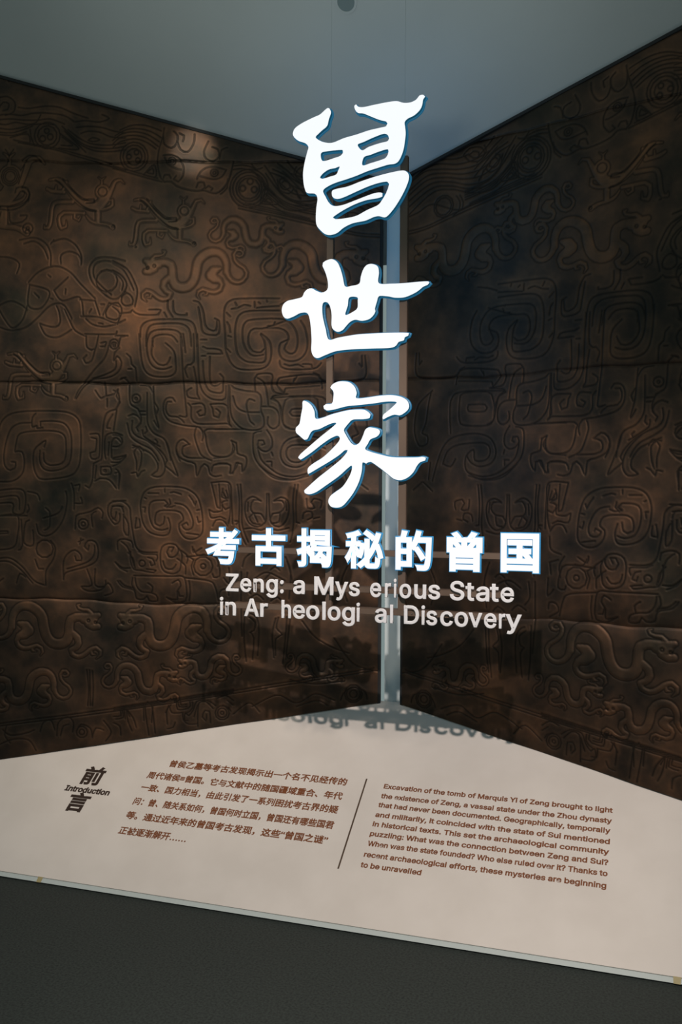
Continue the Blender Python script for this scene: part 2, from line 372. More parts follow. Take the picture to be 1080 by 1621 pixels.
((1.1,2.104),(1.084,2.089),(1.079,2.058),(1.063,2.043),(1.058,1.987)),
((1.094,2.038),(1.079,2.038)),
((1.162,1.752),(1.131,1.747),(1.12,1.722),(1.136,1.701),(1.162,1.701)),
((1.162,1.947),(1.141,1.936),(1.136,1.895),(1.152,1.86)),
((1.131,1.992),(1.115,2),(1.094,1.982)),
((1.073,1.696),(1.042,1.701),(1.026,1.681)),
((1.162,1.65),(1.115,1.66)),
((.647,1.97),(.642,1.848),(.616,1.798),(.58,1.775),(.524,1.772),(.498,1.787),(.498,1.828),(.509,1.853),(.509,1.908),(.524,1.934),(.581,1.942),(.627,1.954),(.642,1.97)),
((.632,1.919),(.616,1.873),(.58,1.851),(.514,1.848)),
((.537,1.898),(.56,1.906),(.573,1.883),(.565,1.838),(.555,1.808),(.539,1.795)),
((.535,1.939),(.537,1.994),(.525,2.012),(.463,2.012),(.463,1.969),(.453,1.938),(.427,1.928),(.392,1.926),(.458,1.916),(.432,1.888),(.417,1.848),(.412,1.797),(.386,1.78)),
((.527,1.997),(.499,1.979),(.486,1.944),(.478,1.878)),
((.504,1.873),(.458,1.87),(.432,1.843),(.432,1.792),(.457,1.777),(.48,1.797),(.478,1.828)),
((.508,1.767),(.539,1.757),(.544,1.707),(.534,1.651),(.498,1.606),(.436,1.57),(.365,1.561),(.304,1.576)),
((.483,1.772),(.462,1.737),(.462,1.697),(.483,1.679),(.508,1.686),(.524,1.707),(.518,1.727),(.498,1.727),(.493,1.712),(.503,1.707)),
((.523,1.697),(.508,1.646),(.472,1.611),(.426,1.581),(.365,1.571),(.309,1.586)),
((.462,1.676),(.457,1.661)),
((.482,1.636),(.462,1.636),(.462,1.616)),
((.636,1.727),(.631,1.696),(.646,1.661),(.713,1.651)),
((.616,1.717),(.61,1.671),(.574,1.656),(.574,1.616),(.59,1.593),(.592,1.626),(.615,1.631),(.631,1.585),(.646,1.585),(.641,1.62),(.682,1.625),(.713,1.62)),
((.652,1.97),(.652,1.874),(.647,1.798)),
((.713,1.775),(.585,1.775)),
((.364,1.993),(.367,1.978)),
((1.676,1.776),(1.666,1.807),(1.634,1.838),(1.57,1.854),(1.437,1.856),(1.358,1.848),(1.315,1.817),(1.305,1.756),(1.307,1.658),(1.321,1.602),(1.358,1.571),(1.474,1.557),(1.506,1.58),(1.519,1.632),(1.514,1.684),(1.49,1.709),(1.461,1.727),(1.469,1.699)),
((1.506,1.846),(1.522,1.828),(1.522,1.786),(1.501,1.792),(1.501,1.781),(1.474,1.784)),
((1.527,1.805),(1.58,1.802),(1.618,1.781),(1.639,1.735),(1.652,1.668),(1.647,1.616),(1.623,1.596),(1.602,1.606),(1.599,1.632),(1.618,1.634)),
((1.485,1.792),(1.485,1.81),(1.4,1.809),(1.363,1.786),(1.347,1.735),(1.352,1.643),(1.379,1.607),(1.437,1.594),(1.474,1.606),(1.49,1.642),(1.487,1.684)),
((1.602,1.683),(1.596,1.72),(1.58,1.756),(1.516,1.768),(1.421,1.768),(1.379,1.75),(1.371,1.709),(1.373,1.658),(1.389,1.627),(1.442,1.619),(1.469,1.637),(1.471,1.673)),
((1.602,1.678),(1.57,1.678),(1.559,1.632),(1.57,1.58),(1.612,1.549),(1.676,1.546)),
((1.147,1.863),(1.189,1.847),(1.205,1.796),(1.21,1.72),(1.215,1.643),(1.247,1.627),(1.252,1.561),(1.268,1.52),(1.284,1.53)),
((1.263,1.755),(1.226,1.755),(1.221,1.72),(1.226,1.653),(1.257,1.648),(1.263,1.673),(1.242,1.679),(1.236,1.735),(1.258,1.74)),
((1.147,1.858),(1.16,1.771)),
((1.163,1.842),(1.184,1.807),(1.189,1.781),(1.174,1.781)),
((1.194,1.648),(1.2,1.684),(1.195,1.745),(1.158,1.761),(1.121,1.75)),
((1.126,1.72),(1.147,1.74),(1.168,1.72),(1.168,1.653)),
((1.168,1.633),(1.131,1.633),(1.105,1.658)),
((1.215,1.612),(1.173,1.612),(1.173,1.581),(1.215,1.581),(1.215,1.612)),
((1.242,1.55),(1.221,1.561),(1.179,1.556),(1.147,1.52)),
((1.147,1.602),(1.131,1.582),(1.137,1.53)),
((1.236,1.617),(1.242,1.561)),
((1.676,1.508),(1.564,1.508),(1.564,1.41),(1.612,1.41),(1.612,1.451),(1.676,1.451)),
((1.676,1.477),(1.591,1.482),(1.583,1.425)),
((1.676,1.396),(1.548,1.397)),
((1.347,1.54),(1.336,1.499),(1.336,1.427)),
((1.331,1.53),(1.31,1.535),(1.315,1.509)),
((1.331,1.453),(1.299,1.453),(1.305,1.478)),
((1.543,1.503),(1.501,1.493),(1.49,1.467)),
((1.179,1.72),(1.184,1.663)),
((1.543,1.446),(1.538,1.426),(1.548,1.41)),
((.881,1.692),(.87,1.657),(.829,1.636),(.798,1.626),(.79,1.575),(.772,1.611),(.756,1.626),(.741,1.616),(.73,1.581),(.705,1.571),(.682,1.576)),
((.725,1.596),(.715,1.621),(.674,1.629),(.643,1.621),(.64,1.583),(.617,1.611),(.607,1.632)),
((.922,1.641),(.932,1.621),(.901,1.595),(.875,1.575),(.896,1.631),(.912,1.672),(.927,1.723)),
((1.073,1.707),(1.026,1.687),(.99,1.667),(.963,1.626),(.966,1.595),(.989,1.577),(.953,1.57),(.932,1.6),(.938,1.646),(.969,1.692),(1.005,1.723)),
((1.057,1.6),(1.057,1.636),(1.068,1.677),(1.057,1.695),(1.036,1.677),(1.039,1.621),(1.049,1.595)),
((1.078,1.585),(1.057,1.59),(1.052,1.57),(1.036,1.59),(1.021,1.598)),
((1.036,1.406),(1.039,1.457),(1.021,1.503),(.979,1.524),(.901,1.527),(.839,1.519),(.792,1.489),(.771,1.438),(.763,1.377),(.766,1.326),(.797,1.301),(.838,1.305),(.864,1.336),(.867,1.366),(.849,1.382),(.854,1.407),(.88,1.422),(.953,1.422),(.973,1.401),(.973,1.366),(.953,1.356),(.937,1.366),(.932,1.397)),
((1.036,1.406),(1.026,1.365),(.999,1.33),(.952,1.315),(.916,1.32),(.906,1.356),(.916,1.392)),
((.932,1.468),(.979,1.465),(1,1.447),(.999,1.396),(.979,1.35),(.942,1.338),(.916,1.346)),
((.932,1.468),(.916,1.453),(.932,1.442),(.901,1.438),(.885,1.445)),
((.911,1.473),(.906,1.453),(.922,1.437)),
((.885,1.455),(.849,1.448),(.823,1.423),(.805,1.377),(.812,1.346),(.838,1.341),(.854,1.361),(.833,1.372),(.828,1.362)),
((1.02,1.416),(1.018,1.437)),
((1.005,1.498),(.958,1.498)),
((.932,1.519),(.932,1.504)),
((.906,1.501),(.891,1.504),(.859,1.494)),
((.823,1.489),(.808,1.469),(.797,1.448),(.792,1.464)),
((.789,1.425),(.776,1.428)),
((.787,1.397),(.781,1.372),(.771,1.377)),
((.833,1.326),(.781,1.319)),
((1.02,1.478),(1.013,1.475)),
((1.028,1.437),(1.018,1.437)),
((.725,1.545),(.648,1.545),(.638,1.48),(.632,1.368)),
((.725,1.545),(.71,1.484),(.699,1.439),(.686,1.434),(.692,1.54)),
((.674,1.52),(.679,1.484),(.658,1.474),(.674,1.505)),
((.653,1.469),(.679,1.459),(.663,1.429),(.643,1.439)),
((.735,1.428),(.715,1.418),(.678,1.424),(.679,1.449)),
((.735,1.428),(.725,1.393),(.684,1.398),(.663,1.388)),
((.719,1.357),(.704,1.383),(.673,1.383),(.653,1.358)),
((1.162,1.462),(1.12,1.462),(1.088,1.436),(1.083,1.396),(1.072,1.324),(1.057,1.263),(1.025,1.242),(.963,1.241)),
((1.162,1.441),(1.125,1.441),(1.114,1.416)),
((1.146,1.416),(1.151,1.39),(1.162,1.385)),
((1.114,1.406),(1.112,1.334),(1.093,1.314),(1.093,1.365),(1.109,1.395)),
((1.057,1.391),(1.062,1.345),(1.041,1.35),(1.044,1.386)),
((1.14,1.252),(1.14,1.288),(1.114,1.298),(1.078,1.288),(1.072,1.263)),
((1.125,1.288),(1.099,1.267),(1.083,1.232),(1.067,1.181)),
((.9,1.244),(.89,1.264),(.911,1.264),(.921,1.243),(.911,1.223),(.885,1.223),(.869,1.249),(.88,1.274),(.916,1.279),(.942,1.264),(.95,1.233),(.947,1.192)),
((1.162,1.615),(1.13,1.631),(1.104,1.664)),
((1.151,1.585),(1.136,1.59),(1.136,1.518)),
((1.162,1.646),(1.13,1.646),(1.11,1.661)),
((.95,1.235),(.947,1.189),(.931,1.159),(.89,1.149),(.864,1.164),(.859,1.205),(.874,1.215)),
((.937,1.204),(.926,1.174),(.895,1.169),(.879,1.19)),
((.869,1.261),(.854,1.236),(.854,1.2),(.838,1.185),(.838,1.149)),
((.859,1.251),(.828,1.226),(.833,1.195)),
((1.083,1.244),(1.083,1.203),(1.067,1.167),(1.036,1.162),(.978,1.153),(.968,1.163),(1.01,1.168)),
((1.004,1.219),(.984,1.214),(.973,1.189),(.989,1.183),(.994,1.199)),
((1.046,1.244),(1.025,1.234),(.963,1.23),(.968,1.204)),
((1.093,1.239),(1.072,1.213),(1.062,1.172)),
((.833,1.226),(.802,1.211),(.812,1.185),(.802,1.145)),
((.833,1.223),(.719,1.23),(.693,1.192),(.688,1.141),(.714,1.136),(.719,1.151)),
((.807,1.267),(.802,1.242),(.766,1.262)),
((.802,1.257),(.786,1.231),(.755,1.234)),
((1.067,1.139),(.905,1.138),(.853,1.139),(.838,1.119),(.832,1.052),(.838,1.032),(.879,1.024),(.921,1.046)),
((.895,1.108),(.869,1.123),(.858,1.098),(.874,1.072),(.874,1.037),(.91,1.041)),
((.869,1.072),(.864,1.052),(.848,1.052)),
((.838,1.132),(.734,1.12),(.708,1.095),(.693,1.034)),
((.822,1.119),(.817,1.073),(.822,1.032)),
((1.14,1.115),(1.119,1.09),(1.067,1.075),(1.056,1.039),(1.025,1.035),(1.009,1.05),(.999,1.03),(.962,1.03),(.968,1.056),(.999,1.066),(1.035,1.07),(1.056,1.096),(1.062,1.131)),
((1.13,1.115),(1.109,1.095),(1.067,1.085)),
((1.004,1.107),(.983,1.091),(.988,1.066)),
((1.072,1.131),(1.077,1.1),(1.062,1.075)),
((1.151,1.197),(1.119,1.172),(1.083,1.172)),
((1.151,1.197),(1.13,1.172),(1.098,1.157)),
((.61,1.537),(.602,1.462),(.604,1.37),(.589,1.31),(.573,1.279)),
((.597,1.538),(.592,1.446),(.589,1.36),(.563,1.289)),
((.482,1.498),(.484,1.412),(.492,1.371),(.522,1.356),(.558,1.371),(.576,1.411),(.574,1.462),(.543,1.485),(.507,1.467)),
((.507,1.467),(.538,1.472),(.553,1.442),(.543,1.416),(.507,1.411),(.492,1.386)),
((.543,1.411),(.558,1.396),(.543,1.371),(.512,1.366)),
((.538,1.411),(.522,1.376)),
((.566,1.421),(.564,1.462)),
((.474,1.498),(.471,1.412),(.461,1.371),(.43,1.356),(.4,1.377),(.385,1.422),(.39,1.468),(.421,1.483),(.451,1.467)),
((.451,1.467),(.416,1.468),(.405,1.442),(.425,1.417),(.456,1.412),(.469,1.386)),
((.425,1.412),(.43,1.377),(.456,1.371)),
((.4,1.468),(.395,1.427)),
((.36,1.538),(.367,1.463),(.364,1.372),(.379,1.291)),
((.347,1.538),(.354,1.463),(.352,1.377)),
((.62,1.38),(.604,1.38),(.615,1.365)),
((.354,1.377),(.339,1.372)),
((.309,1.478),(.304,1.438),(.273,1.438),(.288,1.463),(.278,1.478),(.243,1.468),(.248,1.438)),
((.324,1.392),(.319,1.418),(.288,1.423),(.283,1.398),(.303,1.388)),
((.278,1.393),(.253,1.398)),
((.584,1.345),(.543,1.35),(.507,1.341),(.476,1.351),(.435,1.341),(.385,1.352)),
((.588,1.183),(.578,1.218),(.547,1.244)),
((.465,1.169),(.445,1.184),(.425,1.169)),
((.394,1.21),(.379,1.16),(.373,1.129)),
((.712,1.263),(.691,1.227),(.696,1.182)),
((1.463,1.432),(1.447,1.417),(1.447,1.35),(1.469,1.334)),
((1.389,1.438),(1.41,1.407),(1.474,1.386)),
((1.506,1.36),(1.495,1.319),(1.463,1.308),(1.421,1.329),(1.384,1.386),(1.368,1.464),(1.373,1.505)),
((1.676,1.395),(1.591,1.395),(1.594,1.297),(1.612,1.256),(1.677,1.245)),
((1.677,1.327),(1.634,1.328),(1.634,1.32),(1.677,1.317)),
((1.538,1.378),(1.554,1.37),(1.562,1.339)),
((1.562,1.334),(1.562,1.277),(1.522,1.267),(1.522,1.334)),
((1.575,1.38),(1.57,1.266),(1.586,1.245)),
((1.442,1.288),(1.421,1.257),(1.431,1.206),(1.463,1.154),(1.463,1.092)),
((1.511,1.205),(1.495,1.164),(1.474,1.164)),
((1.677,1.208),(1.623,1.209),(1.57,1.173),(1.516,1.112),(1.469,1.092)),
((1.677,1.195),(1.628,1.193),(1.575,1.158),(1.522,1.101)),
((1.331,1.34),(1.326,1.397),(1.294,1.408),(1.257,1.418),(1.226,1.434),(1.205,1.413),(1.21,1.388)),
((1.252,1.351),(1.257,1.403),(1.236,1.418)),
((1.384,1.118),(1.378,1.144),(1.336,1.16),(1.278,1.176),(1.236,1.202),(1.228,1.249),(1.241,1.285),(1.273,1.289),(1.289,1.264),(1.273,1.248),(1.268,1.269)),
((1.384,1.124),(1.384,1.196),(1.363,1.232),(1.331,1.248),(1.305,1.227),(1.304,1.202),(1.326,1.202),(1.331,1.222)),
((1.368,1.165),(1.331,1.176),(1.273,1.197),(1.247,1.228),(1.244,1.269)),
((1.278,1.166),(1.257,1.094),(1.304,1.088),(1.273,1.068),(1.215,1.074),(1.183,1.105),(1.162,1.065),(1.199,1.049)),
((1.241,1.166),(1.241,1.094),(1.199,1.09),(1.194,1.116)),
((1.105,1.465),(1.157,1.46),(1.181,1.444),(1.181,1.403),(1.152,1.362),(1.131,1.378),(1.131,1.409)),
((1.116,1.439),(1.163,1.439),(1.168,1.398),(1.147,1.378)),
((1.315,1.284),(1.294,1.294)),
((1.305,1.299),(1.31,1.274)),
((1.596,1.1),(1.58,1.142),(1.554,1.127)),
((1.677,1.105),(1.655,1.12)),
((.06,2.09),(.055,2.01),(.092,1.986),(.236,1.982),(.259,2.007),(.282,2.016)),
((.073,2.09),(.073,2.041),(.085,2.056)),
((.242,1.95),(.253,1.997),(.299,2.01),(.43,1.995),(.441,1.974),(.408,1.93),(.402,1.951),(.253,1.963)),
((.351,2.006),(.363,1.985)),
((.22,1.751),(.216,1.841),(.224,1.893),(.265,1.917),(.431,1.913),(.464,1.906),(.436,1.893),(.425,1.857),(.415,1.806),(.387,1.777),(.284,1.78),(.26,1.802),(.26,1.876),(.277,1.912),(.386,1.911),(.408,1.884),(.417,1.847)),
((.301,1.863),(.375,1.86),(.375,1.834),(.301,1.837),(.301,1.863)),
((.137,1.556),(.161,1.635),(.19,1.699),(.237,1.734),(.33,1.745),(.398,1.725),(.424,1.672),(.405,1.626),(.354,1.612),(.314,1.628),(.296,1.654)),
((.185,1.624),(.208,1.677),(.261,1.702),(.376,1.705),(.399,1.668),(.377,1.637),(.331,1.638),(.325,1.68),(.291,1.654),(.291,1.602),(.332,1.57),(.383,1.557),(.455,1.569),(.515,1.62)),
((.135,1.93),(.074,1.879),(.056,1.821),(.053,1.756),(.075,1.702),(.112,1.711),(.112,1.744),(.087,1.755),(.105,1.797),(.117,1.872),(.129,1.925)),
((.191,1.624),(.221,1.613),(.244,1.645)),
((.089,1.55),(.046,1.518)),
((.095,1.55),(.138,1.513)),
((.128,1.631),(.119,1.561)),
((.38,.961),(.386,.889),(.398,.786)),
((.394,.968),(.4,.864),(.41,.767)),
((.442,.961),(.456,.895),(.449,.791)),
((.43,.965),(.439,.92),(.414,.891),(.44,.873),(.443,.801)),
((.52,.799),(.514,.9),(.524,.962),(.551,.98)),
((.557,.965),(.53,.943),(.536,.907),(.552,.899),(.536,.877),(.542,.781)),
((.578,.987),(.579,.881),(.569,.773)),
((.593,1.16),(.594,1.008),(.587,.882)),
((.566,1.158),(.572,1.098),(.551,1.066)),
((.385,1.045),(.378,1.159),(.4,1.227)),
((.401,1.124),(.479,1.159),(.534,1.131)),
((.468,1.153),(.49,1.129)),
((.122,.817),(.194,.84),(.271,.884),(.328,.952)),
((.413,1.031),(.435,1.053),(.463,1.035)),
((.496,1.042),(.523,1.064),(.556,1.046)),
((.132,1.189),(.156,1.121),(.133,1.039)),
((.625,.651),(.891,.604),(1.154,.56)),
((.626,.639),(.891,.594),(1.155,.55)),
((.715,.566),(.746,.595),(.776,.589),(.782,.55),(.782,.486)),
((.726,.503),(.731,.553),(.751,.556),(.762,.528),(.746,.511)),
((.744,.54),(.744,.52)),
((.705,.579),(.74,.601),(.786,.595),(.802,.558),(.822,.532),(.837,.544),(.842,.51),(.822,.495),(.787,.497)),
((.901,.577),(.92,.551),(.916,.493)),
((.882,.502),(.892,.479),(.916,.473)),
((.97,.453),(.988,.575),(1.016,.572),(.998,.443)),
((.91,.583),(.978,.574)),
((1.054,.476),(1.068,.516),(1.095,.551)),
((.806,.593),(.804,.568),(.817,.551),(.832,.543)),
((.817,.595),(.814,.575),(.827,.562)),
((.832,.562),(.871,.558),(.876,.603)),
((.832,.572),(.864,.57),(.869,.602)),
((.832,.582),(.856,.578),(.859,.603)),
((.847,.545),(.896,.543),(.906,.568)),
((1.1,.554),(1.091,.501),(1.073,.46)),
((1.109,.555),(1.103,.512)),
((1.118,.552),(1.112,.518),(1.146,.51)),
((1.127,.549),(1.123,.525),(1.155,.521)),
((1.155,.493),(1.128,.479),(1.124,.441)),
((.637,.555),(.647,.571),(.673,.58)),
((.626,.603),(.657,.623),(.694,.612)),
((.626,.583),(.652,.602)),
((.65,1.537),(.642,1.467),(.643,1.407),(.651,1.368)),
((.651,1.338),(.657,1.288),(.699,1.27)),
((.652,1.238),(.658,1.193)),
((.652,1.238),(.688,1.249)),
((.66,1.512),(.65,1.477),(.671,1.492)),
((.647,1.178),(.645,1.108),(.669,1.134)),
((.648,1.058),(.653,1.083),(.68,1.08),(.69,1.051),(.654,1.028)),
((.001,2.722),(.115,2.785),(.206,2.78),(.295,2.754),(.382,2.761),(.454,2.821)),
((.002,2.698),(.122,2.766),(.213,2.762),(.302,2.736),(.388,2.741),(.473,2.801),(.537,2.876)),
((.015,2.672),(.128,2.748),(.219,2.747),(.314,2.717),(.401,2.719),(.491,2.786)),
((.001,2.745),(.102,2.804),(.193,2.8),(.283,2.779),(.37,2.786),(.442,2.845)),
((.008,2.768),(.101,2.822),(.18,2.82),(.27,2.801),(.357,2.81),(.43,2.864)),
((.001,2.792),(.088,2.842),(.167,2.839),(.257,2.823),(.345,2.832),(.418,2.883)),
((.021,2.813),(.128,2.864),(.244,2.845),(.32,2.851),(.381,2.873)),
((.048,2.831),(.141,2.879),(.238,2.869),(.294,2.878)),
((.269,2.877),(.294,2.901),(.344,2.897),(.363,2.865),(.338,2.842),(.295,2.85),(.276,2.873)),
((.294,2.873),(.313,2.886),(.338,2.876),(.338,2.859),(.313,2.858),(.298,2.871)),
((.002,2.663),(.062,2.677),(.129,2.701),(.245,2.66),(.321,2.679),(.407,2.701),(.503,2.768)),
((.239,2.718),(.255,2.692),(.252,2.659),(.226,2.64)),
((.255,2.718),(.271,2.687),(.265,2.657)),
((.002,2.604),(.096,2.613),(.207,2.643),(.321,2.67),(.473,2.707),(.608,2.738)),
((.002,2.592),(.096,2.602),(.207,2.631),(.321,2.659),(.473,2.696),(.608,2.727)),
((1.677,.476),(1.217,.546),(.766,.62),(.017,.756)),
((1.677,.465),(1.217,.534),(.766,.608),(.017,.745)),
((.543,.578),(.433,.63),(.35,.598),(.268,.639),(.185,.613)),
((.626,.543),(.557,.594),(.51,.556)),
((.35,.582),(.267,.611),(.213,.591)),
((.158,.614),(.145,.647),(.104,.669),(.055,.654),(.044,.622)),
((.378,.699),(.268,.682),(.145,.696)),
((-.005,.742),(.104,.773),(.187,.88)),
((1.412,.431),(1.404,.489),(1.361,.515),(1.336,.491),(1.34,.449)),
((1.395,.431),(1.382,.473),(1.357,.482)),
((1.319,.458),(1.302,.483),(1.26,.468),(1.251,.427)),
((1.2,.502),(1.167,.454),(1.192,.412)),
((1.66,.45),(1.626,.426),(1.557,.436),(1.514,.453)),
((1.677,.383),(1.608,.409),(1.54,.407),(1.506,.362)),
((1.643,.467),(1.651,.425),(1.626,.392)),
((1.489,.446),(1.472,.488),(1.438,.497),(1.421,.456)),
((1.251,.435),(1.234,.469),(1.2,.461)),
((1.1,.554),(1.083,.522)),
((1.024,.572),(1.02,.507)),
((.982,.573),(.986,.499)),
((.911,.575),(.924,.542)),
((.849,.544),(.845,.511),(.824,.511)),
((.783,.578),(.799,.528)),
((1.277,.724),(1.268,.641),(1.272,.567)),
((1.251,.72),(1.247,.642),(1.251,.567)),
((1.264,.724),(1.26,.567)),
)
ENGRAVED_RINGS = (
(.901,2.935,.008),
(.901,2.935,.016),
(.714,2.88,.007),
(.714,2.88,.016),
(1.07,2.959,.035),
(1.07,2.959,.05),
(1.07,2.959,.062),
(1.093,2.96,.01),
(1.059,2.977,.01),
(1.054,2.944,.01),
(1.456,3.06,.043),
(1.456,3.06,.057),
(1.477,3.047,.013),
(1.443,3.054,.013),
(1.458,3.08,.011),
(1.622,2.885,.023),
(1.622,2.885,.041),
(.563,2.811,.046),
(.563,2.811,.056),
(.563,2.811,.071),
(.563,2.811,.083),
(.591,2.812,.013),
(.558,2.841,.013),
(.54,2.806,.013),
(1.546,2.657,.007),
(1.546,2.657,.023),
(1.19,2.422,.048),
(1.156,2.146,.007),
(1.156,2.146,.021),
(1.06,1.91,.005),
(1.06,1.91,.019),
(1.155,2.14,.006),
(1.155,2.14,.016),
(1.197,1.596,.005),
(1.469,1.252,.039),
(1.294,1.362,.009),
(1.294,1.362,.023),
(1.03,1.193,.014),
(.76,1.183,.011),
(.76,1.183,.042),
(.675,.547,.007),
(.675,.547,.021),
(.675,.547,.031),
(.104,.643,.016),
(.104,.643,.03),
(.104,.643,.038),
(1.298,.45,.012),
(1.298,.45,.025),
(.181,2.684,.036),
(.181,2.684,.045),
)
DRAGON = ((((-.105,-.016,.01),(-.116,-.022,.012),(-.131,-.018,.014),(-.137,-.006,.015),(-.124,.008,.016),(-.103,.007,.017),(-.091,-.012,.017),(-.095,-.037,.017),(-.113,-.059,.017),(-.139,-.076,.017),(-.152,-.098,.017),(-.149,-.117,.018),(-.133,-.136,.019),(-.107,-.143,.02),(-.081,-.133,.022),(-.065,-.114,.024),(-.058,-.094,.029)),((-.055,-.094,.029),(-.056,-.059,.032),(-.043,-.023,.035),(-.015,-.001,.038),(.025,0,.043),(.06,-.02,.045),(.08,-.047,.045),(.088,-.09,.045),(.101,-.132,.045),(.126,-.159,.045),(.16,-.165,.045),(.188,-.152,.044),(.201,-.122,.042),(.202,-.084,.039),(.209,-.057,.038),(.23,-.046,.036),(.258,-.045,.037),(.281,-.05,.044)),((-.025,-.076,.019),(.006,-.088,.044),(.016,-.107,.053),(.001,-.123,.044),(-.024,-.133,.029),(-.035,-.151,.021),(-.026,-.175,.022),(.002,-.187,.021),(.032,-.181,.019),(.057,-.173,.017),(.077,-.183,.015),(.083,-.202,.011),(.072,-.218,.004)),((.032,-.183,.015),(.037,-.197,.012),(.054,-.199,.004)),((.216,-.116,.029),(.24,-.137,.031),(.245,-.16,.029),(.231,-.181,.025),(.21,-.19,.022),(.217,-.209,.021),(.246,-.219,.021),(.274,-.207,.021),(.297,-.188,.02),(.324,-.178,.018),(.343,-.192,.016),(.343,-.21,.014),(.325,-.227,.004)),((.301,-.192,.013),(.306,-.208,.012),(.322,-.208,.005)),((.268,-.054,.039),(.3,-.053,.058),(.318,-.042,.034),(.332,-.036,.024)),((.286,-.076,.029),(.31,-.088,.029),(.33,-.086,.029)),((.3,-.028,.019),(.286,-.015,.016),(.262,-.013,.014),(.244,-.007,.012),(.237,.005,.011),(.248,.009,.007))),((.288,-.061,.006),(.319,-.068,.005)))
DRAGON_PLACES = ((.796,1,1,1),(.713,2.539,1,.92),(.364,2.566,-1,.92),(.637,2.679,-1,.66),(1.559,1,-1,1),(1.469,.711,1,.8),(1.103,.746,-1,.68),(.677,.795,1,.56),(.318,.804,-1,.5))
BIRD = ((((.22,.052,.007),(.186,.055,.013),(.16,.039,.02),(.134,.003,.025),(.098,-.033,.031),(.057,-.054,.035),(.015,-.053,.04),(-.008,-.025,.045)),((0,0,.06),(-.001,-.001,.06)),((.026,-.073,.013),(-.016,-.068,.013),(-.041,-.054,.012),(-.041,-.034,.01),(-.023,-.036,.006)),((.004,.025,.011),(.004,.048,.007),(.018,.06,.003)),((.004,.048,.007),(-.011,.059,.003)),((-.023,-.016,.025),(-.041,.019,.018),(-.052,.04,.014),(-.075,.046,.009),(-.09,.031,.003)),((.23,.017,.012),(.212,.008,.015),(.16,.002,.015)),((.194,.009,.01),(.192,.029,.006)),((.166,.008,.01),(.153,.028,.012),(.15,.043,.012)),((.124,-.038,.017),(.189,-.039,.016),(.208,-.057,.016),(.216,-.117,.016),(.225,-.14,.014),(.241,-.142,.01),(.243,-.13,.004)),((.077,-.085,.014),(.16,-.082,.014),(.178,-.095,.014),(.18,-.118,.014),(.171,-.144,.014),(.151,-.139,.009),(.15,-.114,.003)),((.114,-.084,.01),(.116,-.104,.01),(.098,-.114,.008),(.088,-.099,.004)),((.067,-.095,.007),(.051,-.115,.012),(.026,-.126,.013),(-.016,-.132,.013),(-.042,-.145,.017)),((.019,-.085,.022),(.019,-.121,.02))),((0,0,.019),(-.043,-.142,.005)),(((.197,.054),(.16,.023),(.119,-.023),(.067,-.067),(.026,-.078)),((.166,.054),(.129,.013),(.083,-.029),(.057,-.029),(.036,-.03),(.033,-.042),(.067,-.044))))
BIRD_PLACES = ((.847,2.719,1,1),(1.209,2.81,1,1.08),(1.413,2.055,1,1),(1.622,2.885,1,1.7))
SEAMS = (((1.676,2.953),(1.163,2.938),(.883,2.931),(.717,2.925),(.496,2.928),(.278,2.925),(.115,2.935)),((1.676,1.985),(1.162,1.979),(.881,1.978),(.548,1.974),(.219,1.977),(.002,1.982)),((1.677,1.035),(1.36,1.028),(.992,1.019),(.767,1.017),(.489,1.01),(-.003,.998)))
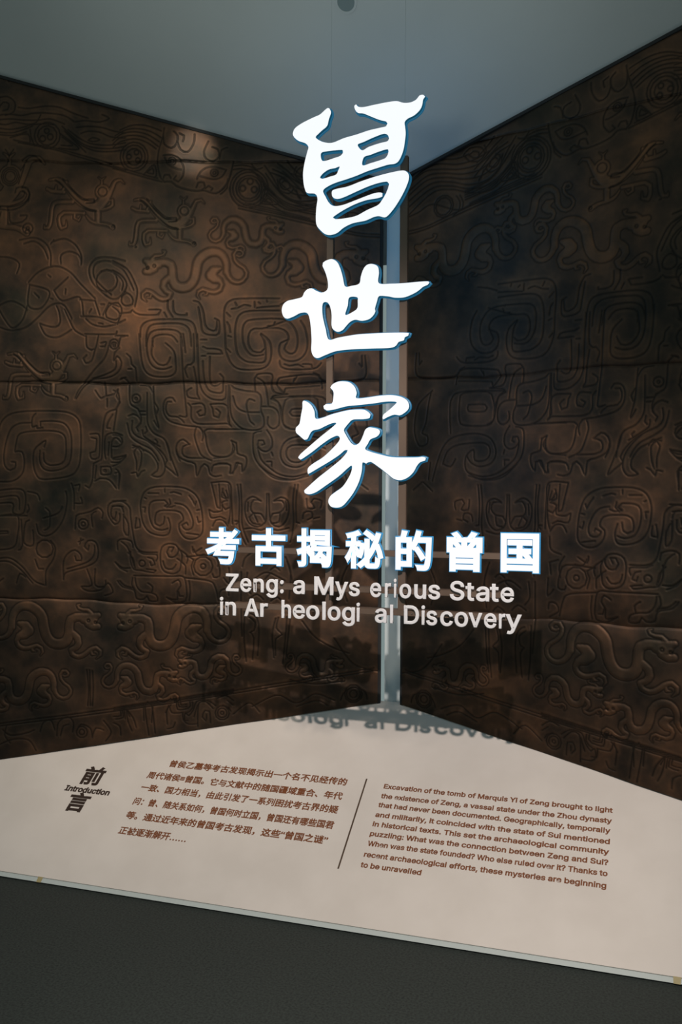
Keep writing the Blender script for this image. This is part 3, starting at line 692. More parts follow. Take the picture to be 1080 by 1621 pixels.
BIG_ZENG = (((-1.186,2.858),(-1.177,2.849),(-1.175,2.837),(-1.182,2.819),(-1.189,2.795),(-1.207,2.782),(-1.224,2.769),(-1.232,2.76),(-1.217,2.747),(-1.194,2.737),(-1.167,2.734),(-1.125,2.745),(-1.08,2.752),(-1.035,2.761),(-.997,2.765),(-.972,2.768),(-.967,2.777),(-.972,2.784),(-.997,2.793),(-1.029,2.809),(-1.055,2.822),(-1.074,2.826),(-1.085,2.838),(-1.088,2.853),(-1.082,2.857),(-1.074,2.848),(-1.055,2.844),(-1.016,2.847),(-.966,2.85),(-.934,2.849),(-.909,2.84),(-.884,2.839),(-.865,2.846),(-.854,2.858),(-.841,2.859),(-.834,2.852),(-.841,2.843),(-.844,2.825),(-.852,2.809),(-.872,2.793),(-.896,2.784),(-.906,2.773),(-.904,2.758),(-.902,2.734),(-.905,2.705),(-.911,2.675),(-.924,2.647),(-.939,2.636),(-.964,2.635),(-1.002,2.628),(-1.041,2.62),(-1.079,2.609),(-1.118,2.6),(-1.157,2.592),(-1.186,2.582),(-1.203,2.569),(-1.193,2.546),(-1.18,2.524),(-1.163,2.512),(-1.13,2.512),(-1.079,2.525),(-1.027,2.539),(-.999,2.543),(-.984,2.539),(-.984,2.528),(-1.008,2.523),(-1.04,2.521),(-1.079,2.512),(-1.117,2.498),(-1.15,2.482),(-1.166,2.471),(-1.156,2.465),(-1.117,2.465),(-1.078,2.47),(-1.04,2.486),(-1.002,2.499),(-.988,2.512),(-.97,2.54),(-.96,2.569),(-.967,2.577),(-.996,2.576),(-1.034,2.568),(-1.079,2.554),(-1.124,2.539),(-1.15,2.535),(-1.167,2.544),(-1.17,2.563),(-1.157,2.57),(-1.111,2.575),(-1.066,2.587),(-1.015,2.598),(-.964,2.606),(-.92,2.61),(-.902,2.607),(-.891,2.595),(-.89,2.577),(-.901,2.548),(-.92,2.514),(-.942,2.483),(-.963,2.461),(-.976,2.455),(-.995,2.461),(-1.014,2.46),(-1.046,2.45),(-1.091,2.445),(-1.124,2.433),(-1.15,2.416),(-1.176,2.411),(-1.196,2.417),(-1.215,2.434),(-1.227,2.451),(-1.23,2.476),(-1.228,2.513),(-1.224,2.543),(-1.233,2.561),(-1.263,2.567),(-1.273,2.585),(-1.278,2.611),(-1.279,2.642),(-1.273,2.678),(-1.263,2.714),(-1.259,2.729),(-1.27,2.743),(-1.297,2.755),(-1.314,2.77),(-1.319,2.783),(-1.311,2.801),(-1.284,2.816),(-1.244,2.83),(-1.217,2.838),(-1.201,2.849)),((-1.211,2.702),(-1.19,2.706),(-1.158,2.706),(-1.131,2.704),(-1.129,2.696),(-1.138,2.685),(-1.164,2.679),(-1.197,2.673),(-1.209,2.678)),((-1.141,2.648),(-1.157,2.644),(-1.183,2.641),(-1.206,2.628),(-1.215,2.615),(-1.206,2.611),(-1.177,2.616),(-1.154,2.621),(-1.147,2.634)),((-1.075,2.716),(-1.054,2.723),(-1.016,2.735),(-.978,2.743),(-.963,2.732),(-.965,2.717),(-.997,2.712),(-1.035,2.704),(-1.059,2.695)),((-.965,2.688),(-.996,2.684),(-1.028,2.676),(-1.052,2.67),(-1.057,2.643),(-1.028,2.647),(-.996,2.653),(-.974,2.659),(-.965,2.672)))
BIG_SHI = (((-1.192,2.322),(-1.169,2.326),(-1.149,2.314),(-1.136,2.288),(-1.127,2.257),(-1.119,2.227),(-1.096,2.227),(-1.067,2.233),(-1.061,2.258),(-1.052,2.282),(-1.039,2.296),(-1.02,2.298),(-1,2.288),(-.995,2.266),(-.995,2.23),(-.949,2.225),(-.899,2.224),(-.85,2.225),(-.819,2.224),(-.815,2.219),(-.822,2.212),(-.837,2.207),(-.856,2.193),(-.88,2.182),(-.905,2.175),(-.937,2.176),(-.962,2.182),(-.994,2.185),(-1.001,2.169),(-1.009,2.142),(-1.007,2.133),(-1.015,2.119),(-1.031,2.107),(-1.057,2.103),(-1.08,2.108),(-1.099,2.102),(-1.115,2.087),(-1.128,2.074),(-1.145,2.069),(-1.161,2.077),(-1.169,2.093),(-1.169,2.13),(-1.174,2.158),(-1.184,2.174),(-1.198,2.176),(-1.204,2.163),(-1.202,2.126),(-1.191,2.082),(-1.179,2.044),(-1.141,2.049),(-1.076,2.056),(-1.012,2.057),(-.948,2.056),(-.905,2.054),(-.886,2.051),(-.889,2.043),(-.901,2.038),(-.904,2.028),(-.923,2.023),(-.932,2.011),(-.954,2.004),(-1.024,2.005),(-1.102,2.005),(-1.154,2.001),(-1.193,1.989),(-1.22,1.98),(-1.237,1.988),(-1.245,2.01),(-1.244,2.047),(-1.248,2.097),(-1.254,2.129),(-1.264,2.143),(-1.288,2.143),(-1.314,2.132),(-1.338,2.126),(-1.352,2.134),(-1.359,2.154),(-1.355,2.175),(-1.338,2.189),(-1.308,2.194),(-1.281,2.2),(-1.274,2.214),(-1.261,2.226),(-1.244,2.228),(-1.228,2.219),(-1.208,2.211),(-1.191,2.215),(-1.183,2.227),(-1.185,2.255),(-1.195,2.286),(-1.204,2.305),(-1.202,2.316)),((-1.103,2.187),(-1.074,2.186),(-1.072,2.174),(-1.073,2.149),(-1.086,2.138),(-1.117,2.127),(-1.109,2.158)))
BIG_JIA = ((((-1.172,1.874),(-1.163,1.886),(-1.147,1.893),(-1.127,1.895),(-1.101,1.89),(-1.082,1.874),(-1.074,1.852),(-1.075,1.834),(-1.036,1.835),(-.992,1.84),(-.947,1.841),(-.913,1.834),(-.891,1.82),(-.884,1.801),(-.89,1.787),(-.909,1.773),(-.918,1.77),(-.937,1.773),(-.959,1.766),(-.978,1.758),(-.977,1.773),(-.966,1.782),(-.947,1.797),(-.928,1.815),(-.934,1.818),(-.966,1.819),(-1.011,1.814),(-1.062,1.81),(-1.107,1.807),(-1.133,1.802),(-1.16,1.796),(-1.186,1.794),(-1.196,1.8),(-1.198,1.81),(-1.189,1.816),(-1.166,1.818),(-1.161,1.84),(-1.16,1.855),(-1.163,1.864)),),(((-1.276,1.83),(-1.263,1.828),(-1.244,1.814),(-1.232,1.792),(-1.227,1.766),(-1.199,1.769),(-1.173,1.778),(-1.14,1.786),(-1.101,1.793),(-1.055,1.794),(-1.036,1.788),(-1.023,1.775),(-1.026,1.764),(-1.049,1.76),(-1.088,1.759),(-1.104,1.746),(-1.12,1.727),(-1.121,1.721),(-1.107,1.696),(-1.094,1.678),(-1.081,1.67),(-1.068,1.674),(-1.058,1.686),(-1.048,1.708),(-1.042,1.723),(-1.029,1.731),(-1.007,1.728),(-.991,1.722),(-.989,1.71),(-1,1.698),(-1.023,1.689),(-1.032,1.674),(-1.042,1.656),(-1.022,1.646),(-.99,1.637),(-.946,1.627),(-.896,1.625),(-.852,1.625),(-.837,1.627),(-.824,1.623),(-.826,1.614),(-.843,1.609),(-.855,1.596),(-.867,1.575),(-.886,1.557),(-.911,1.547),(-.936,1.551),(-.958,1.567),(-.99,1.591),(-1.022,1.611),(-1.038,1.605),(-1.051,1.609),(-1.054,1.579),(-1.064,1.542),(-1.083,1.505),(-1.106,1.475),(-1.125,1.456),(-1.145,1.45),(-1.168,1.454),(-1.178,1.471),(-1.171,1.49),(-1.152,1.505),(-1.125,1.524),(-1.103,1.555),(-1.092,1.579),(-1.091,1.598),(-1.106,1.589),(-1.139,1.561),(-1.185,1.53),(-1.224,1.505),(-1.251,1.497),(-1.268,1.502),(-1.27,1.51),(-1.258,1.521),(-1.218,1.555),(-1.172,1.589),(-1.132,1.62),(-1.11,1.644),(-1.106,1.653),(-1.116,1.653),(-1.139,1.635),(-1.178,1.611),(-1.218,1.589),(-1.245,1.574),(-1.255,1.569),(-1.256,1.589),(-1.238,1.605),(-1.198,1.629),(-1.159,1.663),(-1.139,1.685),(-1.136,1.697),(-1.146,1.704),(-1.172,1.694),(-1.205,1.673),(-1.238,1.649),(-1.272,1.627),(-1.285,1.621),(-1.293,1.627),(-1.285,1.64),(-1.252,1.667),(-1.205,1.704),(-1.172,1.728),(-1.149,1.748),(-1.166,1.748),(-1.192,1.738),(-1.212,1.729),(-1.239,1.723),(-1.249,1.711),(-1.259,1.693),(-1.269,1.691),(-1.292,1.709),(-1.302,1.718),(-1.303,1.734),(-1.289,1.749),(-1.283,1.781),(-1.278,1.805),(-1.278,1.824)),))
SUBTITLE = (('考',-1.662,-1.524,1.238,1.373),('古',-1.474,-1.341,1.237,1.373),('揭',-1.299,-1.164,1.237,1.375),('秘',-1.116,-.973,1.237,1.374),('的',-.93,-.801,1.236,1.375),('曾',-.749,-.626,1.237,1.373),('国',-.565,-.438,1.239,1.37))
ENGLISH_LINES = (((('Z',-1.579,-1.529),('e',-1.521,-1.477),('n',-1.468,-1.428),('g',-1.418,-1.373),(':',-1.363,-1.35),('a',-1.312,-1.268),('M',-1.231,-1.159),('y',-1.152,-1.104),('s',-1.101,-1.061),('e',-1.022,-.982),('r',-.968,-.947),('i',-.936,-.927),('o',-.916,-.874),('u',-.863,-.821),('s',-.814,-.772),('S',-.738,-.688),('t',-.684,-.654),('a',-.648,-.603),('t',-.601,-.571),('e',-.565,-.52)),1.141),((('i',-1.603,-1.591),('n',-1.581,-1.539),('A',-1.505,-1.446),('r',-1.441,-1.412),('h',-1.357,-1.321),('e',-1.313,-1.267),('o',-1.262,-1.212),('l',-1.2,-1.188),('o',-1.18,-1.132),('g',-1.126,-1.079),('i',-1.072,-1.06),('a',-1.004,-.962),('l',-.949,-.939),('D',-.899,-.846),('i',-.837,-.825),('s',-.82,-.782),('c',-.771,-.727),('o',-.721,-.675),('v',-.673,-.626),('e',-.62,-.578),('r',-.57,-.549),('y',-.548,-.494)),1.052))
CHINESE_TEXT = (
('曾侯乙墓等考古发现揭示出一个名不见经传的',-2.022,-.441,-1.234,-.439),
('周代诸侯≡曾国。它与文献中的随国疆域重合、年代',-2.097,-.513,-1.233,-.506),
('一致、国力相当，由此引发了一系列困扰考古界的疑',-2.096,-.575,-1.232,-.573),
('问：曾、随关系如何，曾国何时立国，曾国还有哪些国君',-2.096,-.646,-1.229,-.644),
('等。通过近年来的曾国考古发现，这些“曾国之谜”',-2.096,-.714,-1.233,-.714),
('正被逐渐解开……',-2.091,-.789,-1.791,-.785),
)
ENGLISH_TEXT = (
('Excavation of the tomb of Marquis Yi of Zeng brought to light',-1.082,-.454,-.22,-.447),
('the existence of Zeng, a vassal state under the Zhou dynasty',-1.082,-.5,-.22,-.494),
('that had never been documented. Geographically, temporally',-1.082,-.544,-.223,-.535),
('and militarily, it coincided with the state of Sui mentioned',-1.082,-.59,-.222,-.58),
('in historical texts. This set the archaeological community',-1.082,-.632,-.222,-.624),
('puzzling: What was the connection between Zeng and Sui?',-1.081,-.676,-.222,-.666),
('When was the state founded? Who else ruled over it? Thanks to',-1.079,-.718,-.222,-.711),
('recent archaeological efforts, these mysteries are beginning',-1.08,-.764,-.223,-.76),
('to be unravelled',-1.081,-.808,-.855,-.805),
)


# ------------------------------------------------------------------ the setting: floor and sloped ceiling
me = box('floor', -4.6, 2.6, -1.5, YC + 1.2, -0.05, 0.0)
tag(link('floor', me, M_floor), kind='structure')
tS = math.tan(SIG)
yv = 1.9
cpts = [(-4.6, YC + 0.25, ZT - 0.25 * tS), (2.4, YC + 0.25, ZT - 0.25 * tS), (2.4, yv, ZT + (YC - yv) * tS), (-4.6, yv, ZT + (YC - yv) * tS)]
me = prism('ceiling', cpts, (0, math.sin(SIG) * 0.04, math.cos(SIG) * 0.04))
tag(link('ceiling', me, M_ceil), kind='structure')
# small recessed downlight in the sloped ceiling
dl = empty('recessed_downlight', (-1.22, 3.538, EYE + 1.8828)); dl.rotation_euler = (-SIG, 0, 0)
tag(dl, 'small round recessed fitting in the grey sloped ceiling above the big characters', 'downlight')
def ring(name, r0, r1, z0, z1, n=40):
    v, f = [], []
    for r, z in ((r0, z0), (r1, z0), (r1, z1), (r0, z1)):
        v += [(r * math.cos(2 * math.pi * i / n), r * math.sin(2 * math.pi * i / n), z) for i in range(n)]
    for k in range(4):
        for i in range(n): f.append((k * n + i, k * n + (i + 1) % n, ((k + 1) % 4) * n + (i + 1) % n, ((k + 1) % 4) * n + i))
    return poly_mesh(name, v, f)
link('trim_ring', ring('trim_ring', 0.034, 0.043, -0.002, 0.003), M_ceil, dl)
def disc(name, r, z, n=40):
    return poly_mesh(name, [(r * math.cos(2 * math.pi * i / n), r * math.sin(2 * math.pi * i / n), z) for i in range(n)], [tuple(range(n))])
link('lens', disc('lens', 0.0345, -0.0005), mat('dull_lens', (0.2, 0.24, 0.24), 0.4), dl)

# ------------------------------------------------------------------ relief height field shared by both walls (mirrored)
DG = 0.003
def make_field(smax, zmin, zmax):
    ns, nz = int(smax / DG) + 1, int((zmax - zmin) / DG) + 1
    groove = np.full((nz, ns), 1.0, np.float32); band = np.full((nz, ns), 1.0, np.float32)
    def stamp(arr, p, q, r0, r1, pad):
        x0, x1 = min(p[0], q[0]) - pad - max(r0, r1), max(p[0], q[0]) + pad + max(r0, r1)
        z0, z1 = min(p[1], q[1]) - pad - max(r0, r1), max(p[1], q[1]) + pad + max(r0, r1)
        i0, i1 = max(0, int(x0 / DG)), min(ns, int(x1 / DG) + 2); j0, j1 = max(0, int((z0 - zmin) / DG)), min(nz, int((z1 - zmin) / DG) + 2)
        if i0 >= i1 or j0 >= j1: return
        X, Z = np.meshgrid(np.arange(i0, i1) * DG, zmin + np.arange(j0, j1) * DG)
        dx, dz = q[0] - p[0], q[1] - p[1]; L2 = dx * dx + dz * dz + 1e-12
        t = np.clip(((X - p[0]) * dx + (Z - p[1]) * dz) / L2, 0, 1)
        d = np.hypot(X - p[0] - t * dx, Z - p[1] - t * dz) - (r0 + (r1 - r0) * t)
        v = arr[j0:j1, i0:i1]; np.minimum(v, d, out=v)
    def line(pts, wid=0.0):
        S = smooth(pts, 0.012)
        for a, b in zip(S[:-1], S[1:]): stamp(groove, a, b, 0, 0, 0.016)
    def ring_(s, z, r):
        n = max(10, int(r * 260)); P = [(s + r * math.cos(6.28319 * i / n), z + r * math.sin(6.28319 * i / n)) for i in range(n + 1)]
        for a, b in zip(P[:-1], P[1:]): stamp(groove, a, b, 0, 0, 0.016)
    def ribbon(pts):
        S = smooth(pts, 0.012)
        for a, b in zip(S[:-1], S[1:]): stamp(band, a, b, max(a[2], 0.002) / 2, max(b[2], 0.002) / 2, 0.018)
    for g in ENGRAVED_LINES: line(g)
    for g in ENGRAVED_RINGS: ring_(*g)
    for motif, places in ((DRAGON, DRAGON_PLACES), (BIRD, BIRD_PLACES)):
        for s, z, fc, k in places:
            for b in motif[0]: ribbon([(s + fc * k * q[0], z + k * q[1], k * q[2]) for q in b])
            for c in motif[1]: ring_(s + fc * k * c[0], z + k * c[1], k * c[2])
            if len(motif) > 2:
                for b in motif[2]: line([(s + fc * k * q[0], z + k * q[1]) for q in b])
    return ns, nz, groove, band
SMAX_L, SMAX_R = 1.86, 1.86
ZMIN, ZMAX = 0.05, 3.45
ns, nz, groove, band = make_field(SMAX_L, ZMIN, ZMAX)
S_, Z_ = np.meshgrid(np.arange(ns) * DG, ZMIN + np.arange(nz) * DG)
seam_z = []
for sm in SEAMS:
    q = np.array(sorted(sm)); zz = np.interp(np.arange(ns) * DG, q[:, 0], q[:, 1])
    zz += 0.004 * np.sin(np.arange(ns) * DG * 9.0 + len(seam_z)) + 0.002 * np.sin(np.arange(ns) * DG * 31.0)
    seam_z.append(zz)
H = -0.0014 * np.exp(-(groove / 0.0024) ** 2) + 0.0004 * np.exp(-((groove - 0.0075) / 0.0035) ** 2)
inside = np.clip(-band / 0.011, 0, 1); inside = inside * inside * (3 - 2 * inside)
H = H * np.where((band < 0) & (groove > 0.012), 0.0, 1.0) + 0.0013 * inside - 0.0011 * np.exp(-((band - 0.0012) / 0.0026) ** 2)
lowf = sum(a * np.sin(S_ * fx + Z_ * fz + ph) for a, fx, fz, ph in ((0.0022, 5.1, 3.3, 0.4), (0.0016, -7.7, 6.1, 1.9), (0.0011, 13.0, 9.0, 4.2), (0.0007, -21, 17, 2.2)))
H = H + lowf
for k, zz in enumerate(seam_z):
    dz = Z_ - zz[None, :]
    depth = 0.009 * (0.75 + 0.25 * np.sin(S_ * 6 + k))
    H = H - depth * np.exp(-np.abs(dz) / 0.045) - 0.003 * np.exp(-(dz / 0.004) ** 2)
burn_glint = np.clip(inside * 0.55 + 0.55 * np.exp(-((band + 0.0035) / 0.003) ** 2) + 0.45 * np.exp(-((groove - 0.0085) / 0.005) ** 2), 0, 1).astype(np.float32)  # wear on raised bands, plus painted highlights along band edges and grooves
black = np.clip(0.75 * np.exp(-(groove / 0.0026) ** 2) + 0.7 * np.exp(-((band - 0.0012) / 0.0026) ** 2), 0, 0.85).astype(np.float32)  # dark groove patina, also painted shade for the shallow relief

def wall_point(sg, s, z, d):
    """sg -1 left / +1 right; d = how far the relief stands proud of the wall towards the room"""
    return (X0 + sg * (GAP / 2 + cb * s) - sg * sb * d * 1.0, YC - sb * s - cb * d, z)

def build_wall(side, sg, smax, parent):
    nsx = min(ns, int(smax / DG) + 1)
    s = np.arange(nsx) * DG
    zb = ZB - sb * s * math.tan(TAU) - 0.004; zt = ZT + sb * s * math.tan(SIG) + 0.002
    bounds = [zt] + [q[:nsx] for q in seam_z] + [zb]
    for k in range(4):
        hi, lo = np.minimum(bounds[k], zt), np.maximum(bounds[k + 1], zb)
        if (hi - lo).max() < 0.02: continue
        # each sheet gets its own grid whose rows follow its edges, so every edge is clean
        rows = int((hi - lo).max() / DG) + 2
        keep = (hi - lo) > 0.004
        c0, c1 = np.where(keep)[0][0], np.where(keep)[0][-1] + 1
        ss = s[c0:c1]; hh, ll = hi[c0:c1], lo[c0:c1]; nc = len(ss)
        t = np.linspace(0, 1, rows)[:, None]
        Z = ll[None, :] + (hh - ll)[None, :] * t
        jf = (Z - ZMIN) / DG; j0 = np.clip(jf.astype(int), 0, nz - 2); fr = np.clip(jf - j0, 0, 1)
        ci = np.arange(c0, c1)[None, :].repeat(rows, 0)
        samp = lambda A: A[j0, ci] * (1 - fr) + A[j0 + 1, ci] * fr
        D = samp(H) + 0.016
        X = X0 + sg * (GAP / 2 + cb * ss)[None, :] - sg * sb * D; Y = YC - (sb * ss)[None, :] - cb * D
        V = np.stack([X, Y, Z], -1).reshape(-1, 3).astype(np.float32)
        i = np.arange(rows - 1)[:, None] * nc + np.arange(nc - 1)[None, :]
        i = i.reshape(-1)
        q = np.stack([i, i + 1, i + 1 + nc, i + nc], -1)
        if sg > 0: pass
        else: q = q[:, ::-1]
        me = bpy.data.meshes.new('bronze_sheet')
        me.vertices.add(len(V)); me.vertices.foreach_set('co', V.reshape(-1))
        nf = len(q); me.loops.add(nf * 4); me.loops.foreach_set('vertex_index', q.reshape(-1).astype(np.int32))
        me.polygons.add(nf); me.polygons.foreach_set('loop_start', (np.arange(nf) * 4).astype(np.int32))
        me.polygons.foreach_set('loop_total', np.full(nf, 4, np.int32))
        me.polygons.foreach_set('use_smooth', np.ones(nf, bool))
        me.update(calc_edges=True)
        for nm, A in (('burnish_glint', burn_glint), ('blacking_shade', black)):
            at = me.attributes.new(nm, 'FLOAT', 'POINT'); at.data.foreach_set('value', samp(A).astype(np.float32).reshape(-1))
        link('bronze_sheet', me, M_bronze, parent)

for side, sg, smax in (('left', -1, SMAX_L), ('right', 1, SMAX_R)):
    far = 3.2
    def wp(s, z, d): return wall_point(sg, s, z, d)
    zb = lambda s: ZB - sb * s * math.tan(TAU) - 0.02
    zt = lambda s: ZT + sb * s * math.tan(SIG) + 0.01
    n_ = Vector((sg * sb, cb, 0))
    back = 0.09
    me = prism('wall_' + side, [wp(0, zb(0), -0.0), wp(far, zb(far), -0.0), wp(far, zt(far), -0.0), wp(0, zt(0), -0.0)], n_ * back)
    wl = tag(link('wall_' + side, me, M_black), kind='structure')
    build_wall(side, sg, smax, wl)
    me = prism('bronze_sheet', [wp(smax, zb(smax), 0.016), wp(far, zb(far), 0.016), wp(far, zt(far), 0.016), wp(smax, zt(smax), 0.016)], n_ * 0.016)
    link('bronze_sheet', me, M_bronze, wl)
    # slim black edge trim where the wall meets the ceiling
    me = prism('edge_trim', [wp(0, zt(0) - 0.0125, 0.001), wp(far, zt(far) - 0.0125, 0.001), wp(far, zt(far), 0.001), wp(0, zt(0), 0.001)], -n_ * 0.022)
    link('edge_trim', me, M_black, wl)
    # dark end return beside the gap
    me = prism('end_return', [wp(-0.012, zb(0), 0.012), wp(0.001, zb(0), 0.012), wp(0.001, zt(0), 0.012), wp(-0.012, zt(0), 0.012)], n_ * 0.06)
    link('end_return', me, M_black, wl)

# pilaster standing in the gap between the two walls
me = box('corner_pilaster', -1.1995, -1.1232, 4.03, 4.10, ZB - 0.03, ZT + 0.0, 0.0015)
tag(link('corner_pilaster', me, M_pil), 'narrow glossy grey-blue upright strip in the corner between the two bronze walls', 'pilaster')

# ------------------------------------------------------------------ sloped text board
def on_board(X, v, h=0.0):
    return Vector((X, YC + v * ct - st * h, ZB + v * st + ct * h))
board = empty('text_board', on_board(-1.16, -1.04))
tag(board, 'long sloping cream board printed with brown introduction text, below the bronze walls', 'board')
def to_board(o):
    o.parent = board; o.matrix_parent_inverse = Matrix.Translation(-board.location); return o
VF = -1.0405
eX = lambda s, sg: X0 + sg * (GAP / 2 + cb * s)
vv = lambda s: -sb * s / ct
sl, sr = 2.6, 2.9
P2 = [(eX(0, -1) - 0.0, 0.0), (eX(0, 1), 0.0), (eX(sr, 1), vv(sr)), (eX(sr, 1), VF), (eX(sl, -1), VF), (eX(sl, -1), vv(sl))]
pts = [on_board(x, v + 0.004) for x, v in P2]
me = prism('board_panel', pts, Vector((0, st * 0.016, -ct * 0.016)))
bp_ = to_board(link('board_panel', me, M_board))
yF = YC + VF * ct; zF = ZB + VF * st
me = prism('front_edge', [(eX(sl, -1), yF + 0.002, zF - 0.0005), (eX(sr, 1), yF + 0.002, zF - 0.0005), (eX(sr, 1), yF - 0.010, zF - 0.012), (eX(sl, -1), yF - 0.010, zF - 0.012)], (0, 0.016, -0.003))
fe = to_board(link('front_edge', me, M_lip)); fe['label'] = 'grey-green front edge strip'
me = box('plinth_base', eX(sl, -1), eX(sr, 1), yF + 0.02, yF + 0.03, 0.0, zF - 0.012)
to_board(link('plinth_base', me, M_black))
for (x, s_) in ((-2.311, 0.011), (0.005, 0.012)):
    me = prism('tape_scrap', [(x - s_, yF + 0.004, zF + 0.0028), (x + s_, yF + 0.004, zF + 0.0028), (x + s_ * 0.8, yF - 0.0115, zF - 0.0128), (x - s_ * 0.9, yF - 0.0115, zF - 0.0128)], (0, -0.0006, 0.0006))
    o = to_board(link('tape_scrap', me, M_tape)); o['label'] = 'small scrap of yellowed tape'

# ------------------------------------------------------------------ lettering
import os
GROTESK = None
try:
    GROTESK = bpy.data.fonts.load(os.path.join(bpy.utils.resource_path('LOCAL'), 'datafiles', 'fonts', 'Inter.woff2'))
except Exception: pass
def mesh_of(cu):
    o = bpy.data.objects.new('lettering', cu); C.objects.link(o); bpy.context.view_layer.update()
    me = bpy.data.meshes.new_from_object(o.evaluated_get(bpy.context.evaluated_depsgraph_get()))
    bpy.data.objects.remove(o); return me
# this cut of the grotesk has deep ink traps in Z, M and l: plain outlines for those, recognised by their point counts and size
PLAIN = {(20, 0.359): ((.042, 0), (.042, .046), (.318, .452), (.04, .452), (.04, .509), (.397, .509), (.397, .462), (.122, .057), (.399, .057), (.399, 0)),
         (40, 0.508): ((.06, 0), (.06, .509), (.152, .509), (.314, .09), (.476, .509), (.568, .509), (.568, 0), (.504, 0), (.504, .40), (.345, 0), (.283, 0), (.122, .40), (.122, 0)),
         (12, 0.128): ((.053, 0), (.053, .509), (.116, .509), (.116, 0))}
def split_overlaps(cu):
    """the grotesk draws some letters from overlapping strokes: fill those strokes separately so none cancels another"""
    o = bpy.data.objects.new('lettering', cu); C.objects.link(o); bpy.context.view_layer.update()
    src = o.to_curve(bpy.context.evaluated_depsgraph_get(), apply_modifiers=False)
    S = []
    for sp in src.splines:
        P = [(tuple(b.co), tuple(b.handle_left), tuple(b.handle_right)) for b in sp.bezier_points]
        xs = [p[0][0] for p in P]; ys = [p[0][1] for p in P]; n = len(P)
        for (cnt, wid), q in PLAIN.items():
            if n == cnt and abs(max(xs) - min(xs) - wid) < 0.004 and abs(max(ys) - 0.509) < 0.004:
                dx = min(xs) - min(v[0] for v in q)
                P = [((v[0] + dx, v[1], 0.0),) * 3 for v in q]; xs = [p[0][0] for p in P]; ys = [p[0][1] for p in P]; n = len(P); break
        S.append((P, sum(xs[k] * ys[(k + 1) % n] - xs[(k + 1) % n] * ys[k] for k in range(n)) / 2, (min(xs), max(xs), min(ys), max(ys))))
    o.to_curve_clear(); bpy.data.objects.remove(o)
    sign = math.copysign(1, max(S, key=lambda q: abs(q[1]))[1])
    layers = []
    for q in sorted([q for q in S if q[1] * sign > 0], key=lambda q: -abs(q[1])):
        bb = q[2]
        for L in layers:
            if all(bb[0] > r[2][1] + 0.01 or bb[1] < r[2][0] - 0.01 or bb[2] > r[2][3] + 0.01 or bb[3] < r[2][2] - 0.01 for r in L): L.append(q); break
        else: layers.append([q])
    for h in [q for q in S if q[1] * sign <= 0]:
        for L in layers:
            if any(r[2][0] <= h[2][0] and r[2][1] >= h[2][1] and r[2][2] <= h[2][2] and r[2][3] >= h[2][3] and r[1] * sign > 0 for r in L): L.append(h); break
    out = []
    for L in layers:
        c2 = bpy.data.curves.new('strokes', 'CURVE'); c2.dimensions = '2D'; c2.fill_mode = 'BOTH'
        c2.extrude = cu.extrude; c2.bevel_depth = cu.bevel_depth; c2.bevel_resolution = 0; c2.resolution_u = cu.resolution_u
        for P, _, _ in L:
            sp = c2.splines.new('BEZIER'); sp.bezier_points.add(len(P) - 1); sp.use_cyclic_u = True
            for b, (co_, hl, hr) in zip(sp.bezier_points, P):
                b.handle_left_type = b.handle_right_type = 'FREE'; b.co = co_; b.handle_left = hl; b.handle_right = hr
        out.append(mesh_of(c2)); bpy.data.curves.remove(c2)
    return out
def text_mesh(body, off=0.0, extrude=0.0, space=1.0, res=4):
    # off thickens the strokes: a chamfer grown outwards from the outline, flattened afterwards
    cu = bpy.data.curves.new('lettering', 'FONT'); cu.body = body; cu.size = 1.0; cu.extrude = 0.1
    cu.bevel_depth = off; cu.bevel_resolution = 0; cu.resolution_u = res; cu.space_character = space
    if GROTESK and ord(body[0]) < 256: cu.font = GROTESK; parts = split_overlaps(cu)
    else: parts = [mesh_of(cu)]
    bpy.data.curves.remove(cu)
    bm = bmesh.new()
    for k, me in enumerate(parts):
        a = verts(me)
        if extrude: a[:, 2] = np.sign(a[:, 2]) * (np.where(np.abs(a[:, 2]) > 0.1001, 0.1, 0.0985) - 0.002 * k); setv(me, a)
        else:       # flat print: keep only what faces up
            b2 = bmesh.new(); b2.from_mesh(me); b2.normal_update()
            bmesh.ops.delete(b2, geom=[f for f in b2.faces if f.normal.z < 0.2], context='FACES'); b2.to_mesh(me); b2.free()
            a = verts(me); a[:, 2] = -0.002 * k; setv(me, a)
        bm.from_mesh(me); bpy.data.meshes.remove(me)
    me = bpy.data.meshes.new('lettering'); bm.to_mesh(me); bm.free()
    return me
def verts(me):
    a = np.empty(len(me.vertices) * 3, np.float32); me.vertices.foreach_get('co', a); return a.reshape(-1, 3)
def setv(me, a): me.vertices.foreach_set('co', a.astype(np.float32).reshape(-1)); me.update()

def board_text(name, body, xa, xb, v, height, m, off=0.02, base=True, shear=0.0, label=None):
    """height = size of the em in metres; xa..xb = ends of the line"""
    me = text_mesh(body, off, 0.0, res=2); a = verts(me)
    x0, x1 = a[:, 0].min(), a[:, 0].max()
    if xb is None: kx = height
    else: kx = (xb - xa) / (x1 - x0)
    X = xa + (a[:, 0] - x0) * kx
    yy = a[:, 1] if base else a[:, 1] - 0.38
    Vv = v + yy * height
    X = X + shear * yy * height
    hh = 0.0006 + a[:, 2] * 0.03
    out = np.stack([X, YC + Vv * ct - st * hh, ZB + Vv * st + ct * hh], -1); setv(me, out)
    o = to_board(link(name, me, m)); o['kind'] = 'stuff'
    if label: o['label'] = label
    return o
for body, xa, va, xb, vb in CHINESE_TEXT:
    board_text('text_line', body, xa, xb, (va + vb) / 2, 0.0375, M_ink, 0.030, base=False)
for body, xa, va, xb, vb in ENGLISH_TEXT:
    board_text('text_line', body, xa, xb, (va + vb) / 2, 0.0400, M_ink, 0.027)
